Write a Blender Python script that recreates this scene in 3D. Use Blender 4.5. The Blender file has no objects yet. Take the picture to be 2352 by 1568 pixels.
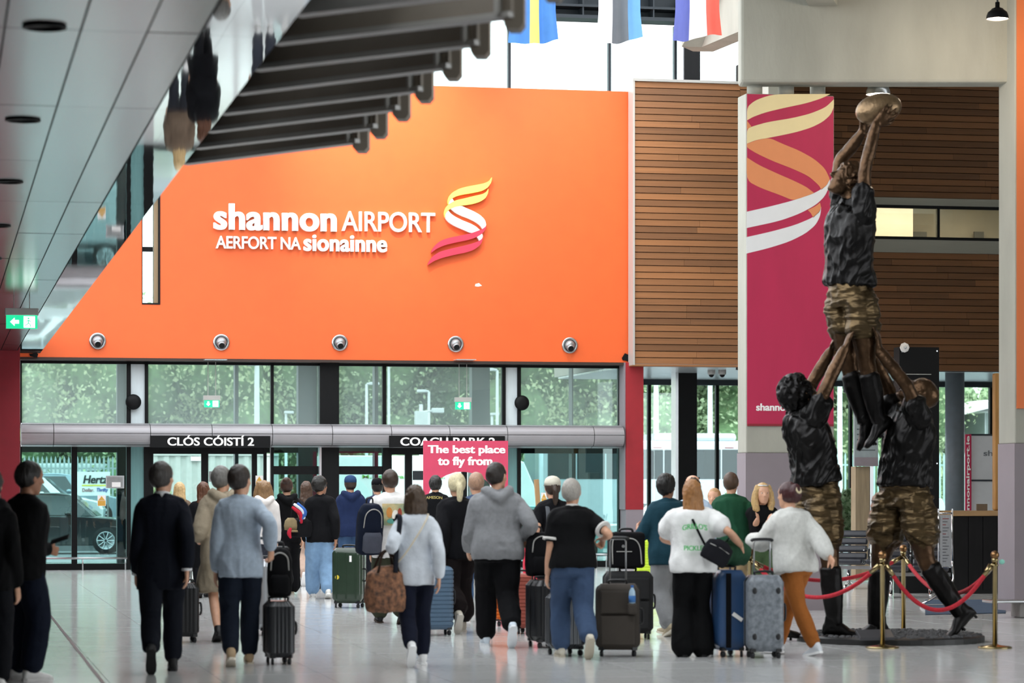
import bpy, math, random
import numpy as np
from mathutils import Vector, Matrix, geometry
R = math.radians
random.seed(7); rng = np.random.default_rng(7)
SC = bpy.context.scene
COL = SC.collection
# ------------------------------------------------------------------ camera
# world: X to the right along the front wall, Y down the hall, Z up
F, CX, HY, CH, TH = 6400.0, 1176.0, 1120.0, 1.56, R(11.65)
cd = bpy.data.cameras.new('camera'); cam = bpy.data.objects.new('camera', cd); COL.objects.link(cam)
cam.location = (0, 0, CH); cam.rotation_euler = (R(90), 0, -TH)
cd.sensor_width = 36; cd.lens = F/2352*36; cd.shift_y = (HY-784)/2352
cd.clip_start = .1; cd.clip_end = 600
cd.dof.use_dof = True; cd.dof.focus_distance = 44; cd.dof.aperture_fstop = 2.8
SC.camera = cam
# ------------------------------------------------------------------ overcast sky, exposure
wd = bpy.data.worlds.new('overcast_sky'); SC.world = wd; wd.use_nodes = True
bg = wd.node_tree.nodes['Background']
bg.inputs['Color'].default_value = (.93, .97, 1.0, 1); bg.inputs['Strength'].default_value = 1.0
SC.view_settings.view_transform = 'Standard'; SC.view_settings.look = 'None'
SC.view_settings.gamma = 1; SC.view_settings.use_curve_mapping = False
SC.view_settings.exposure = 2.1
def light(name, kind, loc, energy, color=(1, 1, 1), target=None, **kw):
    l = bpy.data.lights.new(name, kind); l.energy = energy; l.color = color
    for k, v in kw.items(): setattr(l, k, v)
    o = bpy.data.objects.new(name, l); COL.objects.link(o); o.location = loc
    if target is not None:
        o.rotation_euler = (Vector(target)-Vector(loc)).to_track_quat('-Z', 'Y').to_euler()
    return o
# ------------------------------------------------------------------ pixel -> place
RT = np.array((math.cos(TH), -math.sin(TH), 0)); FW = np.array((math.sin(TH), math.cos(TH), 0)); UP = np.array((0, 0, 1.0))
C0 = np.array((0, 0, CH))
def ray(px, py): return FW+RT*(px-CX)/F+UP*(HY-py)/F
def W(px, py, D): return C0+ray(px, py)*D
def WY(px, py, Y): r = ray(px, py); return C0+r*(Y/r[1])
def WF(px, py, z=0.): r = ray(px, py); return C0+r*((z-CH)/r[2])
def XY(px, Y): return WY(px, HY, Y)[0]
def ZY(px, py, Y): return WY(px, py, Y)[2]
def dep(fy): return F*CH/(fy-HY)
# ------------------------------------------------------------------ materials
def lin(c):
    if isinstance(c, str):
        c = [int(c[i:i+2], 16)/255 for i in (0, 2, 4)]
    return tuple(v/12.92 if v <= .04045 else ((v+.055)/1.055)**2.4 for v in c)
MATS = {}
def mat(name, c='888888', rough=.6, metal=0., var=.08, vs=6., bump=0., bs=30., stretch=(1, 1, 1), emit=None, es=1., spec=.5, coat=0., rnd=0., sheen=0., trans=0., c2=None, aniso=0.):
    if name in MATS: return MATS[name]
    m = bpy.data.materials.new(name); m.use_nodes = True; MATS[name] = m
    nt = m.node_tree; N = nt.nodes; L = nt.links; b = N['Principled BSDF']
    b.inputs['Roughness'].default_value = rough; b.inputs['Metallic'].default_value = metal
    b.inputs['Specular IOR Level'].default_value = spec; b.inputs['Coat Weight'].default_value = coat
    b.inputs['Coat Roughness'].default_value = .08
    if sheen: b.inputs['Sheen Weight'].default_value = sheen
    if aniso: b.inputs['Anisotropic'].default_value = aniso
    col = lin(c)
    tc = N.new('ShaderNodeTexCoord'); mp = N.new('ShaderNodeMapping'); mp.inputs['Scale'].default_value = stretch
    L.new(tc.outputs['Object'], mp.inputs['Vector'])
    nz = N.new('ShaderNodeTexNoise'); nz.inputs['Scale'].default_value = vs; nz.inputs['Detail'].default_value = 4
    L.new(mp.outputs[0], nz.inputs['Vector'])
    rp = N.new('ShaderNodeValToRGB')
    lo = [max(0, v*(1-var)) for v in col]; hi = [min(1, v*(1+var)) for v in col]
    if c2 is not None: lo = col; hi = lin(c2)
    rp.color_ramp.elements[0].position = .3; rp.color_ramp.elements[1].position = .7
    rp.color_ramp.elements[0].color = (*lo, 1); rp.color_ramp.elements[1].color = (*hi, 1)
    L.new(nz.outputs['Fac'], rp.inputs['Fac']); out = rp.outputs['Color']
    if rnd:
        oi = N.new('ShaderNodeObjectInfo'); hs = N.new('ShaderNodeHueSaturation')
        mr = N.new('ShaderNodeMapRange'); mr.inputs['To Min'].default_value = 1-rnd; mr.inputs['To Max'].default_value = 1+rnd
        L.new(oi.outputs['Random'], mr.inputs['Value']); L.new(mr.outputs[0], hs.inputs['Value']); L.new(out, hs.inputs['Color'])
        sc = N.new('ShaderNodeMath'); sc.operation = 'MULTIPLY'; sc.inputs[1].default_value = 37.; L.new(oi.outputs['Random'], sc.inputs[0])
        mv = N.new('ShaderNodeVectorMath'); mv.operation = 'ADD'; L.new(mp.outputs[0], mv.inputs[0]); L.new(sc.outputs[0], mv.inputs[1]); L.new(mv.outputs[0], nz.inputs['Vector'])
        out = hs.outputs['Color']
    L.new(out, b.inputs['Base Color'])
    if bump:
        n2 = N.new('ShaderNodeTexNoise'); n2.inputs['Scale'].default_value = bs; n2.inputs['Detail'].default_value = 3
        L.new(mp.outputs[0], n2.inputs['Vector'])
        bp = N.new('ShaderNodeBump'); bp.inputs['Strength'].default_value = bump; bp.inputs['Distance'].default_value = .02
        L.new(n2.outputs['Fac'], bp.inputs['Height']); L.new(bp.outputs[0], b.inputs['Normal'])
    if emit is not None:
        b.inputs['Emission Color'].default_value = (*lin(emit), 1); b.inputs['Emission Strength'].default_value = es
    if trans:
        tr = N.new('ShaderNodeBsdfTranslucent'); L.new(out, tr.inputs['Color'])
        mx = N.new('ShaderNodeMixShader'); mx.inputs[0].default_value = trans
        L.new(b.outputs[0], mx.inputs[1]); L.new(tr.outputs[0], mx.inputs[2]); L.new(mx.outputs[0], N['Material Output'].inputs['Surface'])
    return m
def glassmat(name, tint, refl=.10, rough=.0, haze=0., hazec='c8d8d8'):
    if name in MATS: return MATS[name]
    m = bpy.data.materials.new(name); m.use_nodes = True; MATS[name] = m
    nt = m.node_tree; N = nt.nodes; L = nt.links; N.remove(N['Principled BSDF'])
    t = N.new('ShaderNodeBsdfTransparent'); t.inputs[0].default_value = (*[v**.5 for v in lin(tint)], 1)
    g = N.new('ShaderNodeBsdfGlossy'); g.inputs['Roughness'].default_value = rough; g.inputs[0].default_value = (.9, 1, .98, 1)
    lw = N.new('ShaderNodeFresnel'); lw.inputs[0].default_value = 1.45
    ad = N.new('ShaderNodeMath'); ad.operation = 'ADD'; ad.inputs[1].default_value = refl*.5; L.new(lw.outputs[0], ad.inputs[0])
    mx = N.new('ShaderNodeMixShader'); L.new(ad.outputs[0], mx.inputs[0]); L.new(t.outputs[0], mx.inputs[1]); L.new(g.outputs[0], mx.inputs[2])
    last = mx
    if haze:
        d = N.new('ShaderNodeBsdfTranslucent'); d.inputs[0].default_value = (*lin(hazec), 1)
        m2 = N.new('ShaderNodeMixShader'); m2.inputs[0].default_value = haze*.5
        L.new(mx.outputs[0], m2.inputs[1]); L.new(d.outputs[0], m2.inputs[2]); last = m2
    L.new(last.outputs[0], N['Material Output'].inputs['Surface'])
    return m
# ------------------------------------------------------------------ mesh building
def nrm(v): v = np.asarray(v, float); l = np.linalg.norm(v); return v/l if l > 1e-9 else v
def frame(d, hint=(0, 0, 1)):
    d = nrm(d); h = np.asarray(hint, float)
    if abs(np.dot(d, nrm(h))) > .97: h = np.array((0, 1, 0.)) if abs(d[1]) < .9 else np.array((1, 0, 0.))
    x = nrm(np.cross(h, d)); return x, np.cross(d, x)
def crom(pts, n):
    """Catmull-Rom through rows of pts, n samples per span"""
    P = np.asarray(pts, float)
    if len(P) < 3 or n < 2:
        return P if n < 2 else np.vstack([P[0]+(P[1]-P[0])*t for t in np.linspace(0, 1, n+1)])
    Q = np.vstack([2*P[0]-P[1], P, 2*P[-1]-P[-2]]); out = []
    for i in range(1, len(Q)-2):
        p0, p1, p2, p3 = Q[i-1:i+3]
        for k in range(n):
            t = k/n
            out.append(.5*((2*p1)+(p2-p0)*t+(2*p0-5*p1+4*p2-p3)*t*t+(3*p1-p0-3*p2+p3)*t**3))
    out.append(P[-1]); return np.array(out)
class MB:
    def __init__(s): s.v = []; s.f = []; s.m = []; s.k = 0
    def add(s, V, Fs, mi=None):
        o = len(s.v); s.v.extend([tuple(map(float, p)) for p in V])
        s.f.extend([tuple(i+o for i in f) for f in Fs]); s.m.extend([s.k if mi is None else mi]*len(Fs)); return s
    def box(s, c, d, rz=0., rot=None, taper=1.):
        x, y, z = np.array(d)/2.; V = np.array([(-x, -y, -z), (x, -y, -z), (x, y, -z), (-x, y, -z), (-x*taper, -y*taper, z), (x*taper, -y*taper, z), (x*taper, y*taper, z), (-x*taper, y*taper, z)])
        if rz: V = V@np.array([(math.cos(rz), math.sin(rz), 0), (-math.sin(rz), math.cos(rz), 0), (0, 0, 1)])
        if rot is not None: V = V@np.array(rot).T
        return s.add(V+np.array(c), [(0, 3, 2, 1), (4, 5, 6, 7), (0, 1, 5, 4), (1, 2, 6, 5), (2, 3, 7, 6), (3, 0, 4, 7)])
    def bb(s, lo, hi): lo = np.array(lo, float); hi = np.array(hi, float); return s.box((lo+hi)/2, hi-lo)
    def loft(s, rings, cap=True, closed=False):
        n = len(rings[0]); V = np.vstack(rings); Fs = []; m = len(rings)
        for i in range(m if closed else m-1):
            a = i*n; b = ((i+1) % m)*n
            Fs += [(a+j, a+(j+1) % n, b+(j+1) % n, b+j) for j in range(n)]
        if cap and not closed:
            Fs += [tuple(range(n))[::-1], tuple((m-1)*n+j for j in range(n))]
        return s.add(V, Fs)
    def ell(s, secs, n=14, cap=True, p=2.):
        """secs: (centre, axis a, axis b)"""
        t = np.linspace(0, 2*math.pi, n, endpoint=False); ct, st = np.cos(t), np.sin(t)
        if p != 2.: ct = np.sign(ct)*abs(ct)**(2/p); st = np.sign(st)*abs(st)**(2/p)
        return s.loft([np.array(c)+np.outer(ct, a)+np.outer(st, b) for c, a, b in secs], cap)
    def tube(s, pts, r, n=10, sub=1, hint=(0, 0, 1), flat=1., cap=True, round_=False):
        P = np.asarray(pts, float); rr = np.full(len(P), r, float) if np.isscalar(r) else np.asarray(r, float)
        if sub > 1: A = crom(np.c_[P, rr], sub); P, rr = A[:, :3], A[:, 3]
        secs = []; T = np.gradient(P, axis=0)
        if round_:
            P = np.vstack([P[0]-nrm(T[0])*rr[0]*.6, P, P[-1]+nrm(T[-1])*rr[-1]*.6]); T = np.vstack([T[0], T, T[-1]]); rr = np.r_[rr[0]*.55, rr, rr[-1]*.55]
        x, y = frame(T[0], hint)
        for c, d, q in zip(P, T, rr):
            d = nrm(d); x = nrm(x-d*np.dot(x, d)); y = np.cross(d, x); secs.append((c, x*q, y*q*flat))
        return s.ell(secs, n, cap)
    def cyl(s, a, b, r, r2=None, n=14): return s.tube([a, b], [r, r if r2 is None else r2], n)
    def ball(s, c, r, rot=None, n=14, m=9):
        r = np.full(3, r) if np.isscalar(r) else np.array(r, float); V = []; 
        for i in range(1, m):
            ph = math.pi*i/m
            for j in range(n):
                th = 2*math.pi*j/n; V.append((math.sin(ph)*math.cos(th), math.sin(ph)*math.sin(th), math.cos(ph)))
        V += [(0, 0, 1), (0, 0, -1)]; V = np.array(V)*r
        if rot is not None: V = V@np.array(rot).T
        k = (m-1)*n; Fs = [(i*n+j, (i+1)*n+j, (i+1)*n+(j+1) % n, i*n+(j+1) % n) for i in range(m-2) for j in range(n)]
        Fs += [(k, j, (j+1) % n) for j in range(n)]+[(k+1, (m-2)*n+(j+1) % n, (m-2)*n+j) for j in range(n)]
        return s.add(V+np.array(c), Fs)
    def lathe(s, prof, c=(0, 0, 0), n=24, cap=True, axis=None):
        t = np.linspace(0, 2*math.pi, n, endpoint=False)
        if axis is None: x, y, z = np.eye(3)
        else: z = nrm(axis); x, y = frame(z)
        return s.loft([np.array(c)+np.outer(np.cos(t), x)*r+np.outer(np.sin(t), y)*r+z*h for r, h in prof], cap)
    def poly(s, pts, nv):
        """flat outline pts (3d) given thickness along nv"""
        P = np.array(pts, float); n = len(P); Q = P+np.array(nv)
        tri = geometry.tessellate_polygon([[Vector(p) for p in P]])
        V = np.vstack([P, Q]); Fs = [tuple(t) for t in tri]+[tuple(i+n for i in t[::-1]) for t in tri]
        Fs += [(i, (i+1) % n, n+(i+1) % n, n+i) for i in range(n)]
        return s.add(V, Fs)
    def mesh(s, name, mats, smooth=False, fix=True):
        me = bpy.data.meshes.new(name); me.from_pydata(s.v, [], s.f)
        for m in (mats if isinstance(mats, (list, tuple)) else [mats]): me.materials.append(m)
        if len(me.materials) > 1: me.polygons.foreach_set('material_index', s.m)
        if smooth: me.polygons.foreach_set('use_smooth', [True]*len(me.polygons))
        if fix and len(s.f) < 60000:
            import bmesh; b = bmesh.new(); b.from_mesh(me); bmesh.ops.recalc_face_normals(b, faces=b.faces[:]); b.to_mesh(me); b.free()
        me.update(); return me
    def build(s, name, mats, parent=None, smooth=False, wc=False, bevel=0., seg=2, **kw):
        if wc and parent is not None:
            M = np.array(parent_matrix(parent).inverted()); A = np.c_[np.array(s.v), np.ones(len(s.v))]@M.T; s.v = [tuple(a) for a in A[:, :3]]
        loc = None
        if parent is None:
            A = np.array(s.v); lo, hi = A.min(0), A.max(0); loc = np.array(((lo[0]+hi[0])/2, (lo[1]+hi[1])/2, lo[2])); s.v = [tuple(a) for a in A-loc]
        o = obj(name, s.mesh(name, mats, smooth), parent, **kw)
        if loc is not None: o.location = loc
        if bevel:
            bm = o.modifiers.new('bevel', 'BEVEL'); bm.width = bevel; bm.segments = seg; bm.limit_method = 'ANGLE'; bm.angle_limit = R(35)
        return o
def parent_matrix(o):
    M = Matrix.LocRotScale(o.location, o.rotation_euler, o.scale)
    return parent_matrix(o.parent)@M if o.parent else M
def tag(o, label=None, cat=None, group=None, kind=None):
    for k, v in (('label', label), ('category', cat), ('group', group), ('kind', kind)):
        if v: o[k] = v
    return o
def obj(name, me, parent=None, label=None, cat=None, group=None, kind=None, loc=None, rz=0., scale=None):
    o = bpy.data.objects.new(name, me); COL.objects.link(o); o.parent = parent
    if loc is not None: o.location = loc
    if rz: o.rotation_euler = (0, 0, rz)
    if scale is not None: o.scale = scale
    return tag(o, label, cat, group, kind)
def thing(name, label, cat, loc=(0, 0, 0), rz=0., group=None, kind=None):
    return obj(name, None, None, label, cat if kind != 'structure' else None, group, kind, loc, rz)
def struct(name, label, loc=(0, 0, 0)): return thing(name, label, None, loc, 0, None, 'structure')
UB = {}
def unitbox(m):
    if m.name not in UB: UB[m.name] = MB().box((0, 0, 0), (1, 1, 1)).mesh('unit_box', m)
    return UB[m.name]
def piece(name, m, lo, hi, parent, rot=None, **kw):
    """box part sharing mesh data, placed by world corner points"""
    lo = np.array(lo, float); hi = np.array(hi, float)
    c = (lo+hi)/2-(np.array(parent.location) if parent else 0)
    o = obj(name, unitbox(m), parent, loc=c, scale=hi-lo, **kw)
    if rot: o.rotation_euler = rot
    return o
def vnoise(P, seed=0):
    P = np.asarray(P, float); I = np.floor(P).astype(np.int64); f = P-I; f = f*f*(3-2*f)
    def h(dx, dy, dz):
        a = (I[:, 0]+dx)*374761393+(I[:, 1]+dy)*668265263+(I[:, 2]+dz)*2147483647+seed*974711
        a = (a ^ (a >> 13))*1274126177; a = a ^ (a >> 16); return (a & 0xffff)/65535.
    r = 0
    for dx in (0, 1):
        for dy in (0, 1):
            for dz in (0, 1):
                r = r+h(dx, dy, dz)*np.where(dx, f[:, 0], 1-f[:, 0])*np.where(dy, f[:, 1], 1-f[:, 1])*np.where(dz, f[:, 2], 1-f[:, 2])
    return r
def remeshed(mb, vox, smooth=2, mats=None, name='mesh', disp=None):
    """one continuous closed surface out of overlapping volumes"""
    me = mb.mesh(name+'_raw', mats, fix=True); t = bpy.data.objects.new('tmp', me); COL.objects.link(t)
    r = t.modifiers.new('r', 'REMESH'); r.mode = 'VOXEL'; r.voxel_size = vox; r.use_smooth_shade = True
    if smooth: q = t.modifiers.new('s', 'SMOOTH'); q.factor = .5; q.iterations = smooth
    dg = bpy.context.evaluated_depsgraph_get(); out = bpy.data.meshes.new_from_object(t.evaluated_get(dg))
    bpy.data.objects.remove(t); bpy.data.meshes.remove(me); out.name = name
    out.materials.clear()
    for m in (mats if isinstance(mats, (list, tuple)) else [mats]): out.materials.append(m)
    if disp is not None:
        n = len(out.vertices); co = np.empty(n*3); out.vertices.foreach_get('co', co); co = co.reshape(-1, 3)
        no = np.empty(n*3); out.vertices.foreach_get('normal', no); no = no.reshape(-1, 3)
        co = co+no*disp(co, no)[:, None]; out.vertices.foreach_set('co', co.ravel())
    out.polygons.foreach_set('use_smooth', [True]*len(out.polygons)); out.update(); return out
# ------------------------------------------------------------------ lettering
def text_mesh(body, bold=0., depth=.02, spacing=1., res=6):
    cu = bpy.data.curves.new('t', 'FONT'); cu.body = body; cu.size = 1; cu.extrude = depth/2; cu.offset = bold; cu.space_character = spacing; cu.resolution_u = res
    o = bpy.data.objects.new('t', cu); COL.objects.link(o); dg = bpy.context.evaluated_depsgraph_get(); dg.update()
    me = bpy.data.meshes.new_from_object(o.evaluated_get(dg)); bpy.data.objects.remove(o); bpy.data.curves.remove(cu)
    V = np.empty(len(me.vertices)*3); me.vertices.foreach_get('co', V); V = V.reshape(-1, 3)
    Fs = [tuple(p.vertices) for p in me.polygons]; bpy.data.meshes.remove(me); return V, Fs
def text(body, mp, w, h, m, parent, bold=0., depth=.02, split=True, name='letter', spacing=1., bend=None, shear=0., res=6, heavy=0.):
    """lettering fitted to w x h; mp maps (x, y, z) rows of the fitted flat letters to world points"""
    V, Fs = text_mesh(body, bold, 1., spacing, res)
    lo, hi = V.min(0), V.max(0); V = (V-lo)/(hi-lo)*np.array((w, h, depth)); V[:, 0] += V[:, 1]*shear
    if bend is not None: V = bend(V)
    groups = [list(range(len(Fs)))]
    if split:
        par = list(range(len(V)))
        def fd(a):
            while par[a] != a: par[a] = par[par[a]]; a = par[a]
            return a
        for f in Fs:
            for a in f[1:]: par[fd(a)] = fd(f[0])
        isl = {}
        for i, f in enumerate(Fs): isl.setdefault(fd(f[0]), []).append(i)
        iv = []
        for fs in isl.values():
            xs = V[[a for i in fs for a in Fs[i]], 0]; iv.append([xs.min(), xs.max(), fs])
        iv.sort(key=lambda t: t[0]); merged = []
        for a, b, fs in iv:
            if merged and (min(b, merged[-1][1])-max(a, merged[-1][0])) > .5*min(b-a, merged[-1][1]-merged[-1][0]):
                merged[-1][1] = max(b, merged[-1][1]); merged[-1][2] = merged[-1][2]+fs
            else: merged.append([a, b, fs])
        groups = [g[2] for g in merged]
    Wd = mp(V); outs = []
    for g in groups:
        used = sorted({a for i in g for a in Fs[i]}); ix = {a: k for k, a in enumerate(used)}
        b = MB(); loc_ = [tuple(ix[a] for a in Fs[i]) for i in g]
        for k_ in ((-1, -.4, .4, 1) if heavy else (0,)): b.add(mp((V+np.array((k_*heavy*h, 0, k_*.0012)))*np.array((1, 1-abs(k_)*.004, 1)))[used], loc_)
        outs.append(b.build(name, m, parent, wc=True))
    return outs
def wallmap(x0, z0, Y, out=0.):
    """letters standing on the plane y=Y, facing the hall"""
    return lambda V: np.c_[x0+V[:, 0], np.full(len(V), Y-out)-V[:, 2], z0+V[:, 1]]
def pxmap(px0, py_bottom, Y):
    x0, z0 = XY(px0, Y), ZY(px0, py_bottom, Y); return wallmap(x0, z0, Y)
def pxsize(px0, px1, py0, py1, Y): return XY(px1, Y)-XY(px0, Y), ZY(px0, py0, Y)-ZY(px0, py1, Y)
def ptext(body, px0, px1, py0, py1, Y, m, parent, **kw):
    w, h = pxsize(px0, px1, py0, py1, Y); return text(body, pxmap(px0, py1, Y), w, h, m, parent, **kw)
def chaikin(P, k=1):
    """rounds an outline but keeps its sharp corners"""
    P = np.array(P, float); out = []; n = len(P)
    sharp = []
    for i in range(n):
        d0, d1 = P[i]-P[i-1], P[(i+1) % n]-P[i]; sharp.append(np.dot(d0, d1)/(np.linalg.norm(d0)*np.linalg.norm(d1)+1e-9) < .45)
    for _ in range(k):
        Q = []; S2 = []; n = len(P)
        for i in range(n):
            if sharp[i]: Q.append(P[i]); S2.append(True)
            else: Q += [P[i]*.8+P[i-1]*.2, P[i]*.8+P[(i+1) % n]*.2]; S2 += [False, False]
        P, sharp = np.array(Q), S2
    return P
def ribbon(pts, sc, ox, oy, Y, t, m, parent, name, k=2):
    P = [WY(x/sc+ox, y/sc+oy, Y) for x, y in chaikin(pts, k)]
    return MB().poly(P, (0, -t, 0)).build(name, m, parent, wc=True)
YG, YO, YT = 53.6, 53.15, 52.75
ZS = 4.06                                   # soffit under the mezzanine
# ================================================================== materials
M_orange = mat('orange_paint', 'da5b23', .55, var=.03, vs=3, bump=.05, bs=400)
M_black = mat('black_frame', '0a0b0d', .5, var=.2, spec=.2)
M_dark = mat('dark_steel', '2b3238', .5, metal=.3, var=.15)
M_steel = mat('brushed_steel', 'b4b6b8', .28, metal=1., var=.08, vs=20, stretch=(1, 1, 8))
M_chrome = mat('chrome', 'd8d8da', .12, metal=1., var=.03)
M_conc = mat('concrete', 'a5a499', .85, var=.12, vs=1.6, bump=.25, bs=18, stretch=(1, 1, .35))
M_lilac = mat('lilac_wrap', '887e84', .6, var=.05, vs=2, bump=.1, bs=3)
M_red = mat('red_panel', '951a25', .5, var=.06)
M_dred = mat('dark_red_panel', '8a1424', .5, var=.06)
M_mag = mat('magenta_print', 'b81f4c', .6, var=.05, vs=5)
M_wood = mat('timber_cladding', '825632', .55, var=.28, vs=3.2, rnd=.3, stretch=(.5, 4, 9), bump=.12, bs=20)
M_joint = mat('joint_backing', '1c140e', .9, var=.1)
M_floor = mat('terrazzo', 'cccccb', .12, var=.07, vs=70, rnd=.03, spec=.55, bump=.012, bs=9, stretch=(.25, 3, 1))
M_grout = mat('grout', '77777a', .6, var=.05)
M_white = mat('white_letter', 'f6f4f2', .5, var=.02)
M_ceil = mat('satin_ceiling_panel', '83888b', .2, metal=1., var=.05, vs=2, bump=.06, bs=2.2, rnd=.06, stretch=(1, .6, 1))
M_mirror = mat('polished_ceiling_edge', 'a9adb0', .025, metal=1., var=.03, bump=.035, bs=1.3)
M_fin = mat('brown_grey_fin', '8c8276', .5, metal=0., var=.06)
M_lip = mat('grey_fin_lip', 'b0aeaa', .4, metal=.1, var=.05)
M_canopy = mat('silver_canopy_panel', '959396', .42, metal=.3, var=.04, vs=3)
M_glass = glassmat('clear_glass', 'dcefed', .03)
M_teal = glassmat('teal_glass', 'a4d2ce', .05)
M_haze = glassmat('glare_veil_glass', 'd2e8e4', .02, haze=.42, hazec='eef6f5')  # white veil mixed into the panes stands in for reflections and outdoor glare
M_frost = mat('pale_infill_panel', 'd3dfe3', .4, var=.03)
M_tealp = mat('teal_infill_panel', '6f9b9b', .25, var=.06)
M_ws = mat('white_metal_strip', 'd5d9dc', .25, metal=.5, var=.04)
M_grnd = mat('asphalt', '6f7376', .9, var=.15, vs=2)
# ================================================================== floor
fl = MB().bb((-14, -6, -.2), (28, 62, -.006)).build('floor', M_grout, None, label='pale polished terrazzo tiled floor of the arrivals hall', kind='structure')
TS = .9; cells = []
for i in range(-9, 31):
    for j in range(14, 66):
        x, y = i*TS, j*TS+.3
        if y > 59.2: continue
        d = np.dot((x, y, 0), FW); u = np.dot((x, y, 0), RT)/d*F+CX; v = HY+F*CH/d
        if -260 < u < 2610 and v < 1680: cells.append((d, x, y))
cells.sort(); tb = MB().box((0, 0, -.02), (TS-.006, TS-.006, .04)).mesh('tile', M_floor); rest = MB()
fo = np.array(fl.location)
for k, (d, x, y) in enumerate(cells):
    if k < 300:
        o = obj('tile', tb, fl, loc=np.array((x, y, 0))-fo); o.rotation_euler = (random.gauss(0, .0009), random.gauss(0, .0007), 0)
    else: rest.box((x, y, -.02), (TS-.006, TS-.006, .04))
rest.build('tile_field', M_floor, fl, wc=True, kind='stuff')
a, b_ = WF(118, 1416), WF(262, 1600); d = nrm(b_-a)
a = a-d*2
MB().box(((a+b_)/2)+np.array((0, 0, .001)), (.03, np.linalg.norm(b_-a), .004), rz=math.atan2(-d[0], d[1])).build('trim_1', M_dark, None, label='thin dark joint strip running across the floor at far left', kind='structure')
# outside ground
MB().bb((-80, 60, -.6), (110, 300, -.3)).build('ground', M_grnd, None, label='grey asphalt of the road and car park outside', kind='structure')
MB().bb((-30, 83, -.3), (XY(345, 83), 103, .3)).build('ground_terrace', M_grnd, None, label='raised parking terrace behind the dark car at the left', kind='structure')
# ================================================================== front wall, orange
zb, zt = ZY(770, 826, YO), ZY(1200, 203, YO)
x0, x1 = XY(46, YO), XY(1452, YO); sx0, sx1 = XY(326, YO), XY(368, YO); sz0, sz1 = ZY(340, 699, YO), ZY(340, 438, YO)
wf = MB()
for lo, hi in (((x0, zb), (sx0, zt)), ((sx1, zb), (x1, zt)), ((sx0, zb), (sx1, sz0)), ((sx0, sz1), (sx1, zt))):
    wf.bb((lo[0], YO, lo[1]), (hi[0], YO+.4, hi[1]))
wf.build('wall_front', M_orange, None, label='large bright orange wall above the glazed entrance', kind='structure')
t = struct('window_1', 'narrow tall slit window in the orange wall', (sx0, YO, sz0))
w_ = .035
for lo, hi in (((sx0, YO-.01, sz0), (sx0+w_*.4, YO+.42, sz1)), ((sx1-w_, YO-.01, sz0), (sx1, YO+.42, sz1)), ((sx0, YO-.01, sz0), (sx1, YO+.42, sz0+.03)), ((sx0, YO-.01, sz1-.08), (sx1, YO+.42, sz1)), ((sx0, YO+.2, sz0+1.02), (sx0+.22, YO+.26, sz0+1.11))):
    piece('frame_bar', M_black, lo, hi, t)
piece('reveal', mat('tan_reveal', '9a8264', .7), (sx1-.11, YO+.1, sz0+.03), (sx1-w_, YO+.42, sz1-.08), t)
piece('pane', M_glass, (sx0+.02, YO+.3, sz0), (sx1-.1, YO+.31, sz1), t)
MB().bb((x0, YO+.002, zb-.05), (x1, YG+.3, zb-.002)).build('trim_2', mat('dark_soffit', '33231c', .6), None, label='dark soffit strip under the orange wall', kind='structure')
# black corner bracket tapes
for nm, (u, v), lab in (('corner_protector', (1439, 820), 'small black taped corner at the lower right of the orange wall'), ('corner_protector', (78, 811), 'small black taped corner at the lower left of the orange wall')):
    P = [WY(u+dx, v+dy, YO) for dx, dy in ((-11, 2), (-4, -9), (3, -6), (10, 1), (7, 11), (-3, 8), (-9, 7))]
    MB().poly(P, (0, -.02, 0)).build(nm, M_black, None, label=lab, cat='tape', group='corner tapes')
P = [WY(u, v, YO) for u, v in ((1092, 652), (1100, 650), (1107, 656), (1098, 658), (1091, 657))]
MB().poly(P, (0, -.004, 0)).build('torn_sticker', M_white, None, label='scrap of torn white sticker on the orange wall below the ribbon emblem', cat='sticker')
# ---- raised lettering and ribbon emblem
t = thing('wall_lettering', 'raised white letters reading shannon AIRPORT on the orange wall', 'sign', WY(490, 527, YO))
ptext('shannon', 491, 771, 467, 528, YO, M_white, t, bold=.022, heavy=.022, depth=.09, spacing=1.04)
ptext('AIRPORT', 784, 998, 485, 531, YO, M_white, t, bold=.008, depth=.09, spacing=.98)
t = thing('wall_lettering', 'raised white letters reading AERFORT NA sionainne on the orange wall', 'sign', WY(494, 575, YO))
ptext('AERFORT NA', 495, 690, 542, 571, YO, M_white, t, bold=.014, depth=.09, spacing=.96)
ptext('sionainne', 697, 887, 539, 577, YO, M_white, t, bold=.02, heavy=.02, depth=.09, spacing=1.04)
t = thing('ribbon_emblem', 'raised yellow white and red twisted ribbon emblem on the orange wall', 'emblem', WY(1050, 608, YO))
LY, LR = mat('yellow_ribbon', 'ffd966', .5, var=.02), mat('crimson_ribbon', 'c52f4b', .5, var=.03)
Zr = (7.128, 960, 400); YO_ = YO; YO = YO-.012
ribbon([(1197, 60), (1165, 110), (1080, 155), (960, 180), (800, 208), (660, 245), (560, 300), (500, 370), (478, 440), (484, 500), (495, 465), (520, 425), (550, 400), (620, 365), (720, 340), (880, 315), (1040, 280), (1130, 225), (1185, 140)], *Zr, YO, .10, LY, t, 'yellow_ribbon')
ribbon([(1138, 248), (1110, 295), (1040, 335), (920, 360), (740, 405), (600, 435), (500, 490), (440, 560), (418, 640), (428, 710), (435, 660), (460, 615), (520, 570), (600, 535), (700, 520), (860, 500), (1000, 460), (1090, 400), (1130, 320)], *Zr, YO, .105, LY, t, 'yellow_ribbon')
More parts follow.
